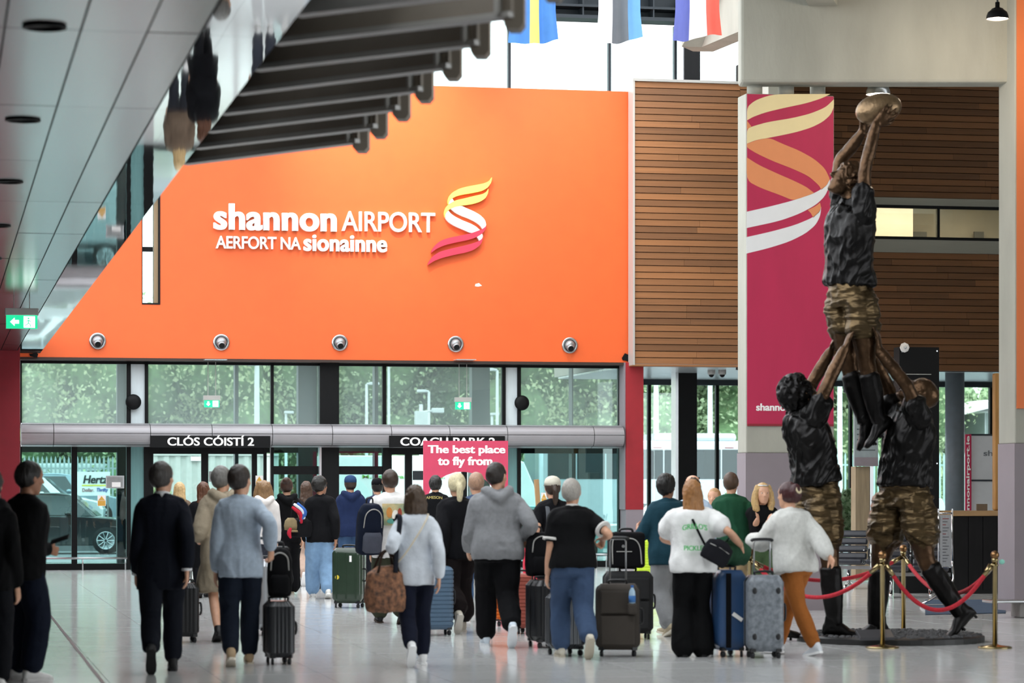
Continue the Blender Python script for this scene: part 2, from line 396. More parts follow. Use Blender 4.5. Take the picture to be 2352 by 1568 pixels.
for P in ([(545, 400), (577, 450), (530, 475), (487, 500), (500, 455)], [(520, 570), (600, 535), (695, 522), (760, 555), (880, 605), (1000, 670), (1080, 750), (1103, 830), (1090, 865), (1043, 900), (1015, 850), (940, 790), (820, 730), (700, 685), (600, 635)],
          [(483, 600), (520, 650), (600, 705), (720, 765), (850, 815), (940, 865), (998, 920), (930, 945), (855, 972), (740, 920), (600, 860), (500, 800), (440, 730), (430, 680), (450, 630)], [(1035, 980), (1048, 1020), (1030, 1065), (990, 1095), (975, 1060), (950, 1035)]):
    ribbon(P, *Zr, YO, .095, M_white, t, 'white_ribbon')
for P in ([(1103, 850), (1095, 900), (1050, 965), (940, 1040), (800, 1085), (600, 1125), (430, 1165), (300, 1220), (205, 1290), (225, 1230), (280, 1160), (360, 1095), (480, 1050), (640, 1018), (850, 975), (1000, 925), (1060, 890)],
          [(1045, 1050), (1035, 1110), (1000, 1170), (900, 1245), (780, 1285), (560, 1330), (380, 1375), (250, 1425), (150, 1490), (175, 1425), (240, 1340), (340, 1275), (500, 1230), (700, 1185), (860, 1145), (960, 1110), (1010, 1080)]):
    ribbon(P, *Zr, YO, .10, LR, t, 'crimson_ribbon')
YO = YO_
# ---- air jet nozzles
ords = ('first from the left', 'second from the left', 'middle one of five', 'second from the right', 'last on the right')
fm = MB().lathe([(.155, 0), (.16, .03), (.15, .045), (.115, .045), (.112, .012)], n=28, axis=(0, -1, 0)).mesh('flange', M_steel, True)
bm_ = MB().ball((0, -.02, 0), .105, n=20, m=12).mesh('nozzle_ball', mat('nozzle_grey', '8f9294', .35, metal=.7), True)
sm = MB().lathe([(.085, 0), (.06, .1), (.056, .1), (.05, .02)], c=(0, -.05, -.035), n=20, axis=(0, -.85, -.35)).mesh('nozzle_spout', mat('nozzle_grey'), True)
hm = MB().lathe([(.055, 0), (.055, .004)], c=np.array((0, -.05, -.035))+nrm((0, -.85, -.35))*.098, n=16, axis=(0, -.85, -.35)).mesh('nozzle_opening', M_black)
for (u, v), o_ in zip(((224, 783), (508, 786), (780, 787), (1046, 790), (1308, 793)), ords):
    p = WY(u, v, YO); t = thing('air_nozzle', f'round metal air nozzle low on the orange wall, {o_}', 'nozzle', p, group='air nozzles on the orange wall')
    obj('flange', fm, t); obj('nozzle_ball', bm_, t); obj('nozzle_spout', sm, t); obj('nozzle_opening', hm, t)
# ================================================================== entrance glazing
zc1, zc0 = ZY(740, 974, YG-.3), ZY(740, 1027, YG-.3)       # canopy top and bottom
t = struct('window_2', 'row of tall panes between black mullions above the silver door canopy', (XY(48, YG), YG, zc1))
zu = zb-.04
def vbar(parent, u0, u1, za, zt_, m=M_black, dy=.12, Y=YG, name='mullion'): piece(name, m, (XY(u0, Y), Y-dy/2, za), (XY(u1, Y), Y+dy/2, zt_), parent)
for u0, u1 in ((46, 50), (290, 300), (332, 340), (621, 628), (732, 776), (878, 886), (1152, 1160), (1187, 1195), (1419, 1425)): vbar(t, u0, u1, zc1-.1, zu, dy=.14 if u1-u0 < 20 else .35)
for u0, u1 in ((300, 332), (1160, 1187)): vbar(t, u0, u1, zc1-.1, zu, M_frost, .04, name='infill_panel')
for u0, u1 in ((50, 290), (340, 621), (628, 732), (776, 878), (886, 1152), (1195, 1419)): vbar(t, u0, u1, zc1-.1, zu, M_haze, .012, name='pane')
piece('head_rail', M_black, (XY(46, YG), YG-.07, zu-.06), (XY(1425, YG), YG+.07, zu+.03), t)
t = struct('window_3', 'tall teal glazing beside and between the sliding doors', (XY(48, YG), YG, 0))
for u0, u1 in ((46, 50), (164, 177), (290, 300), (330, 343), (621, 628), (735, 776), (878, 892), (1160, 1164), (1187, 1195), (1419, 1425)): vbar(t, u0, u1, 0, zc0+.05, dy=.14 if u1-u0 < 20 else .35)
vbar(t, 732, 737, 0, zc0, M_ws, .2, YG-.12, 'trim_strip')
for u0, u1 in ((300, 330), (1164, 1187)): vbar(t, u0, u1, 0, zc0, M_tealp, .04, name='infill_panel')
for u0, u1 in ((50, 164), (177, 290), (628, 735), (776, 878), (1195, 1419)): vbar(t, u0, u1, .1, zc0, M_teal, .012, name='pane')
for u0, u1 in ((50, 290), (628, 735), (776, 878), (1195, 1419)): piece('sill', M_black, (XY(u0, YG), YG-.08, 0), (XY(u1, YG), YG+.08, .12), t)
piece('transom', M_black, (XY(628, YG), YG-.05, 1.82), (XY(735, YG), YG+.05, 1.98), t)
piece('transom', M_black, (XY(776, YG), YG-.05, 1.82), (XY(878, YG), YG+.05, 1.98), t)
for k, (dx0, dx1, leaves) in enumerate((((343, 621, ((343, 352), (462, 478), (578, 590), (605, 612)))), ((892, 1160, ((892, 899), (930, 946), (1060, 1072), (1150, 1160)))))):
    t = struct(f'door_{k+1}', ('automatic sliding glass doors under the CLÓS CÓISTÍ 2 sign', 'automatic sliding glass doors under the COACH PARK 2 sign')[k], (XY(dx0, YG), YG, 0))
    for u0, u1 in leaves: vbar(t, u0, u1, 0, zc0, dy=.09, name='door_stile')
    for i in range(len(leaves)-1):
        u0, u1 = leaves[i][1], leaves[i+1][0]; vbar(t, u0, u1, .1, zc0-.12, M_glass, .012, name='pane')
        piece('door_rail', M_black, (XY(u0, YG), YG-.04, 0), (XY(u1, YG), YG+.04, .1), t); piece('door_rail', M_black, (XY(u0, YG), YG-.04, zc0-.13), (XY(u1, YG), YG+.04, zc0), t)
# outer line of the vestibule
t = struct('window_4', 'outer columns and frames of the entrance lobby behind the glass', (XY(268, 57), 57, 0))
for u0, u1, m_ in ((268, 291, M_black), (538, 546, M_dark), (683, 726, M_dark), (858, 866, M_dark), (1081, 1122, mat('grey_green_column', '667570', .6)), (1310, 1313, M_dark)): vbar(t, u0, u1, -.05, 4.4, m_, .3, 57, 'lobby_column')
piece('lobby_beam', M_black, (XY(20, 57), 56.9, 2.28), (XY(1424, 57), 57.1, 2.5), t)
MB().bb((1.2, YG+.35, 4.35), (13.6, 58, 4.5)).build('ceiling_lobby', M_dark, None, label='flat roof over the entrance lobby', kind='structure')
# ---- silver roll canopy
t = struct('trim_3', 'rounded silver canopy casing running above the entrance doors', (XY(48, YG-.3), YG-.3, zc0))
yc = YG-.35; seams = (48, 122, 343, 484, 622, 759, 894, 1027, 1159, 1357, 1426); H = zc1-zc0; zm = zc0+H*.56
def cprof(z0, z1, n=7): # bulging nose profile
    out = []
    for i in range(n):
        q = z0+(z1-z0)*i/(n-1); k = (q-(zc0+H*.5))/(H*.5); out.append((-.30*math.sqrt(max(0, 1-abs(k)**2.6))-.02, q))
    return out
for a, b_ in zip(seams[:-1], seams[1:]):
    xa, xb = XY(a, yc)+.006, XY(b_, yc)-.006
    for z0, z1 in ((zm+.005, zc1), (zc0, zm-.005)):
        pr = cprof(z0, z1); sec = [(y, z) for y, z in pr]+[(.25, pr[-1][1]), (.25, pr[0][1])]
        MB().loft([np.array([(x, yc+y, z) for y, z in sec]) for x in (xa, xb)]).build('canopy_panel', M_canopy, t, wc=True)
MB().bb((XY(48, yc), yc-.2, zc0+.03), (XY(1426, yc), yc+.24, zc1-.03)).build('canopy_core', M_black, t, wc=True)
for u0, u1, body, tu0, tu1, lab in ((345, 621, 'CLÓS CÓISTÍ 2', 385, 583, 'black sign reading CLÓS CÓISTÍ 2 in white capitals'), (894, 1160, 'COACH PARK 2', 920, 1137, 'black sign reading COACH PARK 2 behind the pink photo frame')):
    ys = yc-.345; s_ = thing('door_sign', lab, 'sign', WY(u0, 1027, ys)); za, zz = ZY(u0, 1027, ys), ZY(u0, 1000, ys)
    if u0 < 500: piece('sign_board', M_black, (XY(u0, ys), ys, za), (XY(u1, ys), ys+.03, zz), s_)
    else:
        for p, q in ((u0, 1026), (1028, u1)): piece('sign_board', M_black, (XY(p, ys), ys, za), (XY(q, ys), ys+.03, zz), s_)
    ptext(body, tu0, tu1, 999 if u0 < 500 else 1004, 1023, ys, M_white, s_, bold=.012, heavy=.02, depth=.008)
# stickers on the glass
t = thing('glass_notice', 'grey notice with white frame stuck on the pane beside the left doors', 'notice', WY(243, 1121, YG-.1))
piece('notice_frame', M_ws, WY(243, 1121, YG-.11), WY(285, 1092, YG-.09), t); piece('notice_face', mat('notice_grey', '8e9090', .6), WY(246, 1119, YG-.12), WY(282, 1095, YG-.10), t)
piece('notice_label', M_white, WY(257, 1118, YG-.125), WY(277, 1107, YG-.115), t)
M_amber = mat('amber_sticker', 'd8a545', .6)
for u, v, w, h, lab in ((224, 1137, 19, 25, 'yellow warning sticker on the pane in front of the dark car'), (587, 1092, 17, 26, 'yellow warning sticker on the narrow door side pane'), (1243, 1131, 13, 26, 'yellow warning sticker on the right hand pane')):
    t = thing('warning_sticker', lab, 'sticker', WY(u, v+h, YG-.09), group='warning stickers')
    piece('sticker_sheet', M_white, WY(u, v+h, YG-.1), WY(u+w, v, YG-.09), t); piece('sticker_text', M_amber, WY(u+1, v+h-1, YG-.105), WY(u+w-1, v+h*.5, YG-.095), t)
    q = YG-.105; MB().poly([WY(u+2, v+h*.46, q), WY(u+w-2, v+h*.46, q), WY(u+w/2, v+2, q)], (0, .005, 0)).build('warning_triangle', M_amber, t, wc=True)
for u, v, w, h, lab in ((480, 1082, 34, 24, 'grey blank notice on the second sliding door leaf'), (948, 1081, 24, 21, 'dark notice on the sliding door leaf beside the pink frame')):
    MB().bb(WY(u, v+h, YG-.11), WY(u+w, v, YG-.1)).build('door_notice', mat('notice_grey') if u < 600 else M_dark, None, label=lab, cat='notice')
# kick rails
for (u0, u1, v, lab) in ((88, 292, 1282, 'low steel kick rail in front of the left glazing'), (1366, 1419, 1273, 'low steel kick rail by the right hand glazing')):
    Y = YG-.35; t = thing('kick_rail', lab, 'rail', (XY(u0, Y), Y, 0)); z = ZY(u0, v, Y)
    MB().cyl((XY(u0, Y), Y, z), (XY(u1, Y), Y, z), .022).build('rail_tube', M_steel, t, True, wc=True)
    for u in (u0+4, (u0+u1)/2, u1-4): MB().cyl((XY(u, Y), Y, 0), (XY(u, Y), Y, z), .014).build('rail_post', M_steel, t, True, wc=True)
# round dark discs on glazing (door closers)
for u, v, lab in ((306, 923, 'dark round vent on the left frosted panel'), (1198, 925, 'black round vent on the right mullion')):
    MB().lathe([(.13, 0), (.15, .03), (.13, .06), (.05, .075)], c=WY(u, v, YG-.1), axis=(0, -1, 0)).build('round_vent', M_black, None, True, label=lab, cat='vent')
# ================================================================== left wall, red columns
MB().bb((-12, 51.5, 0), (XY(46, 51.5), 51.9, ZS)).build('wall_left', M_dred, None, label='dark red wall at the far left under the low ceiling', kind='structure')
MB().bb((-13, -6, 0), (-12.6, 54, ZS)).build('wall_side', M_lilac, None, label='plain side wall under the mezzanine out at the left', kind='structure')
xr0, xr1 = XY(1438, YO-.1), XY(1478, YO-.1); zl = ZY(1450, 1170, YO-.1); zr = ZY(1450, 838, YO-.1)
t = struct('wall_pier', 'red pier with lilac foot right of the glazed entrance', (xr0, YO-.1, 0))
MB().bb((xr0, YO-.1, zl), (xr1, YO+.4, zr+.05)).build('red_face', M_red, t, wc=True); MB().bb((xr0-.02, YO-.06, zl), (xr0-.002, YO+.42, zr+.05)).build('side_face', M_lilac, t, wc=True)
MB().bb((xr0, YO-.095, 0), (xr1, YO+.4, zl)).build('pier_foot', M_lilac, t, wc=True)
# ================================================================== timber clad upper wall
def cladding(parent, u0, u1, v0, v1, Y, m, pitch=.128, lens=(.9, 2.6), dark=M_joint):
    xa, xb = XY(u0, Y), XY(u1, Y); za, zz = ZY(u0, v1, Y), ZY(u0, v0, Y)
    piece('backing_board', dark, (xa, Y+.05, za), (xb, Y+.3, zz), parent)
    n = int(round((zz-za)/pitch)); p = (zz-za)/n
    for i in range(n):
        x = xa
        while x < xb-.01:
            w = random.uniform(*lens)
            if xb-x-w < .5: w = xb-x
            o = piece('plank', m, (x+.002, Y, za+i*p+.007), (x+w-.002, Y+.05, za+(i+1)*p-.007), parent)
            o.rotation_euler = (R(-5), 0, 0); x += w
t = struct('wall_timber', 'horizontal timber boards cladding the upper wall beside the orange wall', (XY(1457, YT), YT, 3.9))
cladding(t, 1457, 1700, 186, 836, YT, M_wood)
piece('edge_trim', M_lip, (XY(1453, YT), YT-.03, ZY(1455, 838, YT)), (XY(1457.5, YT), YT+.35, ZY(1455, 182, YT)), t)
piece('top_trim', M_lip, (XY(1453, YT), YT-.04, ZY(1455, 186, YT)), (XY(1716, YT), YT+.35, ZY(1455, 180, YT)), t)
piece('bottom_trim', M_wood, (XY(1453, YT), YT-.02, ZY(1455, 840, YT)), (XY(1700, YT), YT+.35, ZY(1455, 836, YT)), t)
t = struct('wall_bay', 'dark timber boards cladding the back of the bay behind the statue', (XY(1700, YT), YT, 3.9))
cladding(t, 1700, 2420, 146, 446, YT, M_wood, lens=(1.6, 3.6)); cladding(t, 1700, 2420, 573, 848, YT, M_wood, lens=(1.6, 3.6))
piece('concrete_band', M_conc, (XY(1700, YT), YT-.03, ZY(1700, 463, YT)), (XY(2420, YT), YT+.3, ZY(1700, 446, YT)), t)
piece('concrete_band', M_conc, (XY(1700, YT), YT-.03, ZY(1700, 573, YT)), (XY(2420, YT), YT+.3, ZY(1700, 543, YT)), t)
za, zz = ZY(1700, 543, YT), ZY(1700, 463, YT); xa, xb = XY(1700, YT), XY(2420, YT)
t = struct('window_5', 'long black framed internal window showing a lit office behind the statue', (xa, YT, za))
for u in (1860, 2152, 2350): piece('mullion', M_black, (XY(u, YT), YT-.02, za), (XY(u+6, YT), YT+.06, zz), t)
for z in (za, zz-.06): piece('rail', M_black, (xa, YT-.02, z), (xb, YT+.06, z+.06), t)
for u0, u1 in ((1700, 1860), (1866, 2152), (2158, 2350)): piece('pane', M_glass, (XY(u0, YT), YT+.02, za), (XY(u1, YT), YT+.026, zz), t)
M_cream = mat('office_wall', 'd6c2a8', .7); M_off = mat('office_dark', '4f463c', .7)
t = struct('wall_office', 'cream office walls seen through the internal window', (xa, YT+.3, za))
piece('back_panel', M_cream, (xa, YT+2.2, za-.5), (XY(2097, YT+2.2), YT+2.3, zz+.5), t); piece('back_panel', M_off, (XY(2097, YT+2.2), YT+2.8, za-.5), (XY(2152, YT+2.2), YT+2.9, zz-.25), t)
piece('back_panel', mat('office_grey', '8e7d68', .7), (XY(2060, YT+2.9), YT+3.0, za-.5), (xb+.6, YT+3.1, zz+.5), t)
piece('office_door', M_off, (XY(2240, YT+2.8), YT+2.85, za-.5), (XY(2262, YT+2.8), YT+2.9, zz-.22), t)
piece('floor_slab', M_conc, (xa, YT+.3, za-.6), (xb+1, YT+3.2, za-.5), t); piece('ceiling_slab', M_conc, (xa, YT+.3, zz+.5), (xb+1, YT+3.2, zz+.6), t)
lp = light('office_lamp', 'AREA', ((xa+xb)/2+.8, YT+1.3, zz+.45), 38, (1, .85, .70), None, shape='RECTANGLE', size=5, size_y=.8)
# soffit of the lower hall to the right
YB = 59.5; t = struct('ceiling_lower', 'white metal strip ceiling under the timber clad storey', (XY(1440, YT), YT, 3.9)); zq = ZY(1455, 839, YT)
for k in range(18): piece('ceiling_strip', M_ws, (XY(1458, YT), YT+.02+k*.38, zq), (26.5, YT+.02+k*.38+.36, zq+.04), t)
piece('slab', M_conc, (XY(1458, YT), YT+.36, zq+.05), (26.5, 60, zq+.4), t)
# far windows
t = struct('window_6', 'tall far windows with slim black mullions behind the right hand crowd', (XY(1470, YB), YB, 0))
for u0, u1 in ((1487, 1494), (1643, 1650), (1806, 1813), (1950, 1956), (2120, 2126), (2272, 2279), (2400, 2408)): vbar(t, u0, u1, 0, zq, dy=.12, Y=YB)
us = (1430, 1490, 1646, 1810, 1953, 2123, 2275, 2404)
for u0, u1 in zip(us[:-1], us[1:]): vbar(t, u0, u1, 0, zq, M_glass, .012, YB, 'pane')
piece('head_rail', M_dark, (XY(1425, YB), YB-.08, zq-.12), (XY(2420, YB), YB+.08, zq), t); piece('sill', M_dark, (XY(1425, YB), YB-.08, 0), (XY(2420, YB), YB+.08, .1), t)
p0, p1 = XY(1558, 56), XY(1601, 56)
t = struct('column_black', 'square black column with pale edge in front of the far windows', (p0, 56, 0)); MB().bb((p0, 56, 0), (p1, 56.4, zq)).build('shaft', M_black, t, wc=True); MB().bb((p0-.06, 55.98, 0), (p0-.003, 56.35, zq)).build('edge_strip', M_ws, t, wc=True)
MB().lathe([(.2, 0), (.2, zq)], c=(XY(2193, 55), 55, 0), n=28).build('column_round', mat('grey_column', '6d747b', .45), None, True, label='round blue-grey column behind the counter', kind='structure')
for u, v in ((1634, 857), (1659, 857)):
    p = WF(u, 850, zq); t = thing('dome_camera', 'small dome camera under the strip ceiling, '+('left' if u < 1650 else 'right')+' one of the pair', 'camera', p, group='dome cameras')
    MB().lathe([(.08, 0), (.08, -.07), (.065, -.09)], n=18).build('housing', M_lip, t, True); MB().ball((0, 0, -.09), .055).build('dome', M_black, t, True)
# ================================================================== concrete frame
YC = 34.0; c1a, c1b = XY(1713.5, YC), XY(1916, YC); ztop = ZY(1713, 214, YC); zbeam = ZY(1713, 188, YC+.2)
zl1 = ZY(1713, 1040, YC)
t = struct('column_banner', 'wide concrete column carrying the magenta banner, lilac at its foot', (c1a, YC, 0))
MB().bb((c1a, YC, zl1), (c1b, YC+.38, ztop)).build('shaft', M_conc, t, wc=True, bevel=.015); MB().bb((c1a-.006, YC-.006, 0), (c1b+.006, YC+.386, zl1)).build('lilac_casing', M_lilac, t, wc=True)
for k in range(3): MB().cyl((c1a+.17+k*.42, YC+.19, ztop), (c1a+.17+k*.42, YC+.19, zbeam+.02), .1).build('bearing_post', M_conc, t, True, wc=True)
xbm = XY(1701, YC-.3)
bA = W(1701, 189.5, 35.25); MB().poly([bA, bA+RT*13, bA+RT*13+FW*.42, bA+FW*.42], (0, 0, 4.2)).build('beam_concrete', M_conc, None, bevel=.04, label='massive concrete beam above the banner column', kind='structure')
bB = W(1858, 14, 35.2); MB().poly([bB, bB+RT*.36, bB+RT*.25-FW*.5, bB-RT*.1-FW*.5], (0, 0, 2.5)).build('beam_corbel', M_conc, None, label='concrete corbel on the face of the massive beam', kind='structure')
MB().poly([(xbm, YC+.5, 10.0), (XY(1735, 52.7), 52.7, 10.0), (XY(1735, 56), 56, 10.0), (27, 56, 10.0), (27, YC+.5, 10.0)], (0, 0, .3)).build('ceiling_bay', M_conc, None, label='concrete slab over the bay behind the statue', kind='structure')
MB().poly([(XY(1765, 35), 35, 3.9), (XY(1742, 52.6), 52.6, 3.9), (XY(1742, 52.6)+.2, 52.6, 3.9), (XY(1765, 35)+.2, 35, 3.9)], (0, 0, 6.1)).build('wall_bay_side', M_conc, None, label='added hidden concrete wall keeping light out of the bay behind the banner column', kind='structure')  # unseen wall put in to keep side light off the bay timber
MB().bb((26.5, 20, 0), (26.9, 60, 9.6)).build('wall_right', M_conc, None, label='unseen concrete end wall added beyond the right edge to keep the bay dark', kind='structure')  # added out of view so sky light from the right stays out
c2 = XY(2331, 33.0); zl2 = ZY(2330, 1018, 33.0)
t = struct('column_right', 'concrete column at the right edge with lilac lower casing', (c2, 33, 0))
MB().bb((c2, 33.0, zl2), (c2+1.15, 33.55, 11)).build('shaft', M_conc, t, wc=True, bevel=.015); MB().bb((c2-.006, 32.994, 0), (c2+1.16, 33.556, zl2)).build('lilac_casing', M_lilac, t, wc=True)
# cross beam behind
P = [W(1566, 107, 51), W(1612, 108, 51), W(1712, 66, 48), W(1712, -160, 48), W(1566, -160, 51)]
MB().poly(P, RT*.0+np.array((.35, .5, 0))).build('beam_cross', M_conc, None, label='pale concrete cross beam behind the flags', kind='structure')
# unseen roof slabs beside the glazed nave and over the camera, added to darken
MB().bb((6.2, -6, 8.7), (27, YC-.3, 9.0)).build('ceiling_side', M_conc, None, label='unseen concrete roof slab added to darken the right hand side of the hall', kind='structure')  # added slab, widened leftwards to dim the bay and statue
MB().bb((-13, -6, 9.6), (6.1, 14, 9.9)).build('shade_slab_rear', M_conc, None, label='unseen concrete roof slab added to darken the rear of the hall', kind='structure')  # added slab, closes off the sky above the camera end
MB().bb((-13, -6.4, 0), (27, -6.05, 9.6)).build('wall_rear', M_conc, None, label='concrete wall closing the rear of the hall', kind='structure')
# clerestory
YK = 57.5; zk0 = 8.2; zk1 = ZY(1300, 52, YK)
t = struct('window_7', 'bright clerestory glazing above the orange wall', (XY(900, YK), YK, zk0))
for u0, u1 in ((940-200, 946-200), (1166, 1172), (1396, 1402), (1547, 1553)): vbar(t, u0, u1, zk0, zk1, M_dark, .15, YK)
for u0, u1 in ((500, 742), (742, 1169), (1169, 1399), (1399, 1550), (1550, 1760)): vbar(t, u0, u1, zk0, zk1, M_glass, .012, YK, 'pane')
vbar(t, 1568, 1604, zk0, zk1+.6, M_black, .3, YK-.6, 'dark_post')
vbar(t, 1560, 1568, zk0, zk1+.6, M_ws, .2, YK-.6, 'post_edge')
t = struct('beam_girder', 'dark steel roof girder with stiffeners behind the flags', (XY(900, YK), YK-.4, zk1))
xg0, xg1 = XY(700, YK), XY(1720, YK); g0, g1, g2 = zk1, ZY(1300, 42, YK-.4), ZY(1300, 18, YK-.4)
for z in (g0, g1, g2, g2+.7): piece('flange', M_dark, (xg0, YK-.62, z), (xg1, YK-.1, z+.05), t)
piece('web', M_dark, (xg0, YK-.2, g0), (xg1, YK-.12, g2+1.6), t)
for u in (1180, 1338, 1500, 1640): piece('stiffener', M_dark, (XY(u, YK-.6), YK-.6, g0), (XY(u, YK-.6)+.03, YK-.15, g2+1.2), t)
# roof steel over the hall, glazed between
t = struct('roof_frame', 'steel beams of the glazed hall roof', (6, 40, 12.6))
for y in (30, 36, 42, 48, 54): piece('roof_beam', M_dark, (-13, y, 12.6), (24, y+.3, 13.1), t)
# wall washer lamps on a roof beam, aimed at the orange wall
for k, (u, e_, lab) in enumerate(((905, 800, 'spotlight on the roof beam aimed at the middle of the orange wall'), (1330, 350, 'spotlight on the roof beam aimed at the right of the orange wall'))):
    p = np.array((XY(u, 48.15), 48.15, 12.5)); t = thing('spotlight', lab, 'lamp', p, 0, 'roof spotlights'); q = WY(u-15, 330 if k == 0 else 420, YO); d = nrm(q-p)
    MB().lathe([(.05, -.12), (.1, -.1), (.12, .12), (.11, .12), (.09, -.05)], c=(0, 0, -.15), axis=d).build('housing', M_black, t, True); MB().tube([(0, 0, .1), (0, 0, -.12)], .015).build('yoke', M_black, t); MB().lathe([(.1, .09), (.1, .095)], c=(0, 0, -.15), axis=d).build('lens', mat('lens_glow', 'fff0d8', .3, emit='fff0d8', es=2.), t)
    light('spot_beam', 'SPOT', p+np.array((0, 0, -.15))+d*.16, e_, (1, .84, .6), q, spot_size=R(46), spot_blend=1., shadow_soft_size=.06)
# ================================================================== mezzanine: satin and polished metal soffit
H0 = ZS-CH; xm1, xm2 = .568*H0, .7455*H0
MB().bb((-12.6, 2, ZS+.035), (xm2, 53, ZS+.4)).build('ceiling', M_dark, None, label='underside of the mezzanine deck at the left', kind='structure')
ct = bpy.data.objects['ceiling']; pl = 3.1; edges = [xm1, .451*H0, .307*H0, .143*H0]
while edges[-1] > -8: edges.append(edges[-1]-.4)
for a, b_ in zip(edges[1:], edges[:-1]):
    for j in range(14): y = 9+j*pl+.2; piece('ceiling_panel', M_ceil, (a+.006, y+.006, ZS+random.uniform(0, .004)), (b_-.006, min(y+pl, 52.4)-.006, ZS+.03), ct)
for j in range(14): y = 9+j*pl+.2; piece('mirror_panel', M_mirror, (xm1+.004, y+.002, ZS-.004), (xm2, min(y+pl, 52.9)-.002, ZS+.03), ct)
for k in range(9): MB().lathe([(.12, 0), (.12, -.012), (.1, -.012), (.09, .02)], c=(.227*H0, 15.3+k*3.9, ZS), n=20).build('recessed_downlight', M_black, ct, True, wc=True)
# fins cantilevered from the mezzanine edge
t = struct('trim_4', 'row of brown-grey fins with rounded end brackets projecting from the mezzanine edge', (xm2, 16, ZS))
LE = ((672, 37), (620, 102), (578, 162), (536, 217), (500, 263), (468, 304), (440, 342), (418, 378)); RE = ((1215, -15), (1130, 58), (1055, 122), (990, 175), (935, 228), (885, 271), (835, 313), (792, 347))
dir_ = nrm((1.14, -.93, 0))
for k, ((la, lb), (ra, rb)) in enumerate(zip(LE, RE)):
    e = WF(ra, rb-20, ZS); a = WF(la, lb, ZS); e = np.array((1.2*H0, WF(ra, rb-20, ZS)[1], ZS)); a = np.array((xm2+.0, WF(la, lb, ZS)[1], ZS))
    d = nrm(e-a); L_ = np.linalg.norm(e-a); n_ = np.array((-d[1], d[0], 0)); rz = math.atan2(d[1], d[0]); mid = (a+e)/2
    MB().box(mid+np.array((0, 0, .24)), (L_, .05, .42), rz=rz).build('fin', M_fin if k else M_lip, t, wc=True)
    MB().box(mid+np.array((0, 0, .012)), (L_, .1, .03), rz=rz).build('fin_lip', M_lip, t, wc=True)
    MB().box(e-d*.07+np.array((0, 0, .2)), (.02, .14, .38), rz=rz).build('bracket_rib', M_lip, t, wc=True)
    pr = [(-.055, -.03), (-.03, -.06), (.03, -.06), (.055, -.03), (.055, .4), (-.055, .4)]
    MB().poly([e+np.array((0, 0, v))+RT*u for u, v in pr], FW*.16+RT*.01).build('end_bracket', M_fin, t, wc=True)
piece('edge_deck', M_dark, (xm2, 15, ZS+.46), (1.25*H0+.1, 23.5, ZS+.62), t)
# ================================================================== figures
TOR = np.array([(-.20, .165, .105), (-.08, .172, .118), (.05, .170, .12), (.2, .155, .11), (.38, .145, .103), (.55, .157, .11), (.75, .175, .115), (.9, .165, .095), (1.0, .085, .07)])
def basis(J):
    hs, ss = nrm(J['hr']-J['hl']), nrm(J['sr']-J['sl']); return hs, ss
def torso(mb, J, s, t0, t1, loose=0., bw=1., belly=0., flare=0., n=18, core=1.):
    hs, ss = basis(J); P, N = J['P'], J['N']; up = N-P; secs = []
    for t in np.linspace(t0, t1, 14):
        tt = np.clip(t, -.2, 1.); w = np.interp(tt, TOR[:, 0], TOR[:, 1])*bw*core; d = np.interp(tt, TOR[:, 0], TOR[:, 2])*bw*core
        w = w*s*J.get('swk', 1.) if t > .5 else w*s; d *= s
        w += loose*s; d += loose*s*.9
        if t < 0: w += flare*s*(-t); d += flare*s*(-t)*.8
        if belly and t < .6: d += belly*s*max(0, 1-abs(t-.22)/.4); w += belly*.5*s*max(0, 1-abs(t-.2)/.45)
        if t < 0: dn = nrm(np.array(((J['kl']+J['kr'])/2-P))) if t < -.3 else nrm(-up); c = P+nrm(-up)*np.linalg.norm(up)*(-t) if t > -.3 else P+dn*np.linalg.norm(up)*(-t)
        else: c = P+up*t
        side = nrm(hs+(ss-hs)*np.clip(t, 0, 1)); fwd = nrm(np.cross(up, side)); c = c+fwd*s*(.02*math.sin(math.pi*np.clip(t, 0, 1)) + (belly*.35*max(0, 1-abs(t-.22)/.4) if belly else 0))
        secs.append((c, side*w, fwd*d))
    mb.ell(secs, n, p=2.4)
def limb(mb, A, B, C, r, f0=0., f1=2., n=12, sub=4):
    """tube along A-B-C; r: radii at f=0, .5, 1, 1.5, 2"""
    fs = [f0]+[f for f in (.5, 1, 1.5) if f0+.05 < f < f1-.05]+[f1]
    pt = lambda f: A+(B-A)*f if f <= 1 else B+(C-B)*(f-1)
    P = np.array([pt(f) for f in fs]); rr = np.interp(fs, (0, .5, 1, 1.5, 2), r); mb.tube(P, rr, n, sub, hint=(0, 1, .3), round_=True)
ARM = np.array((.052, .047, .039, .040, .028)); LEG = np.array((.088, .080, .057, .056, .040))
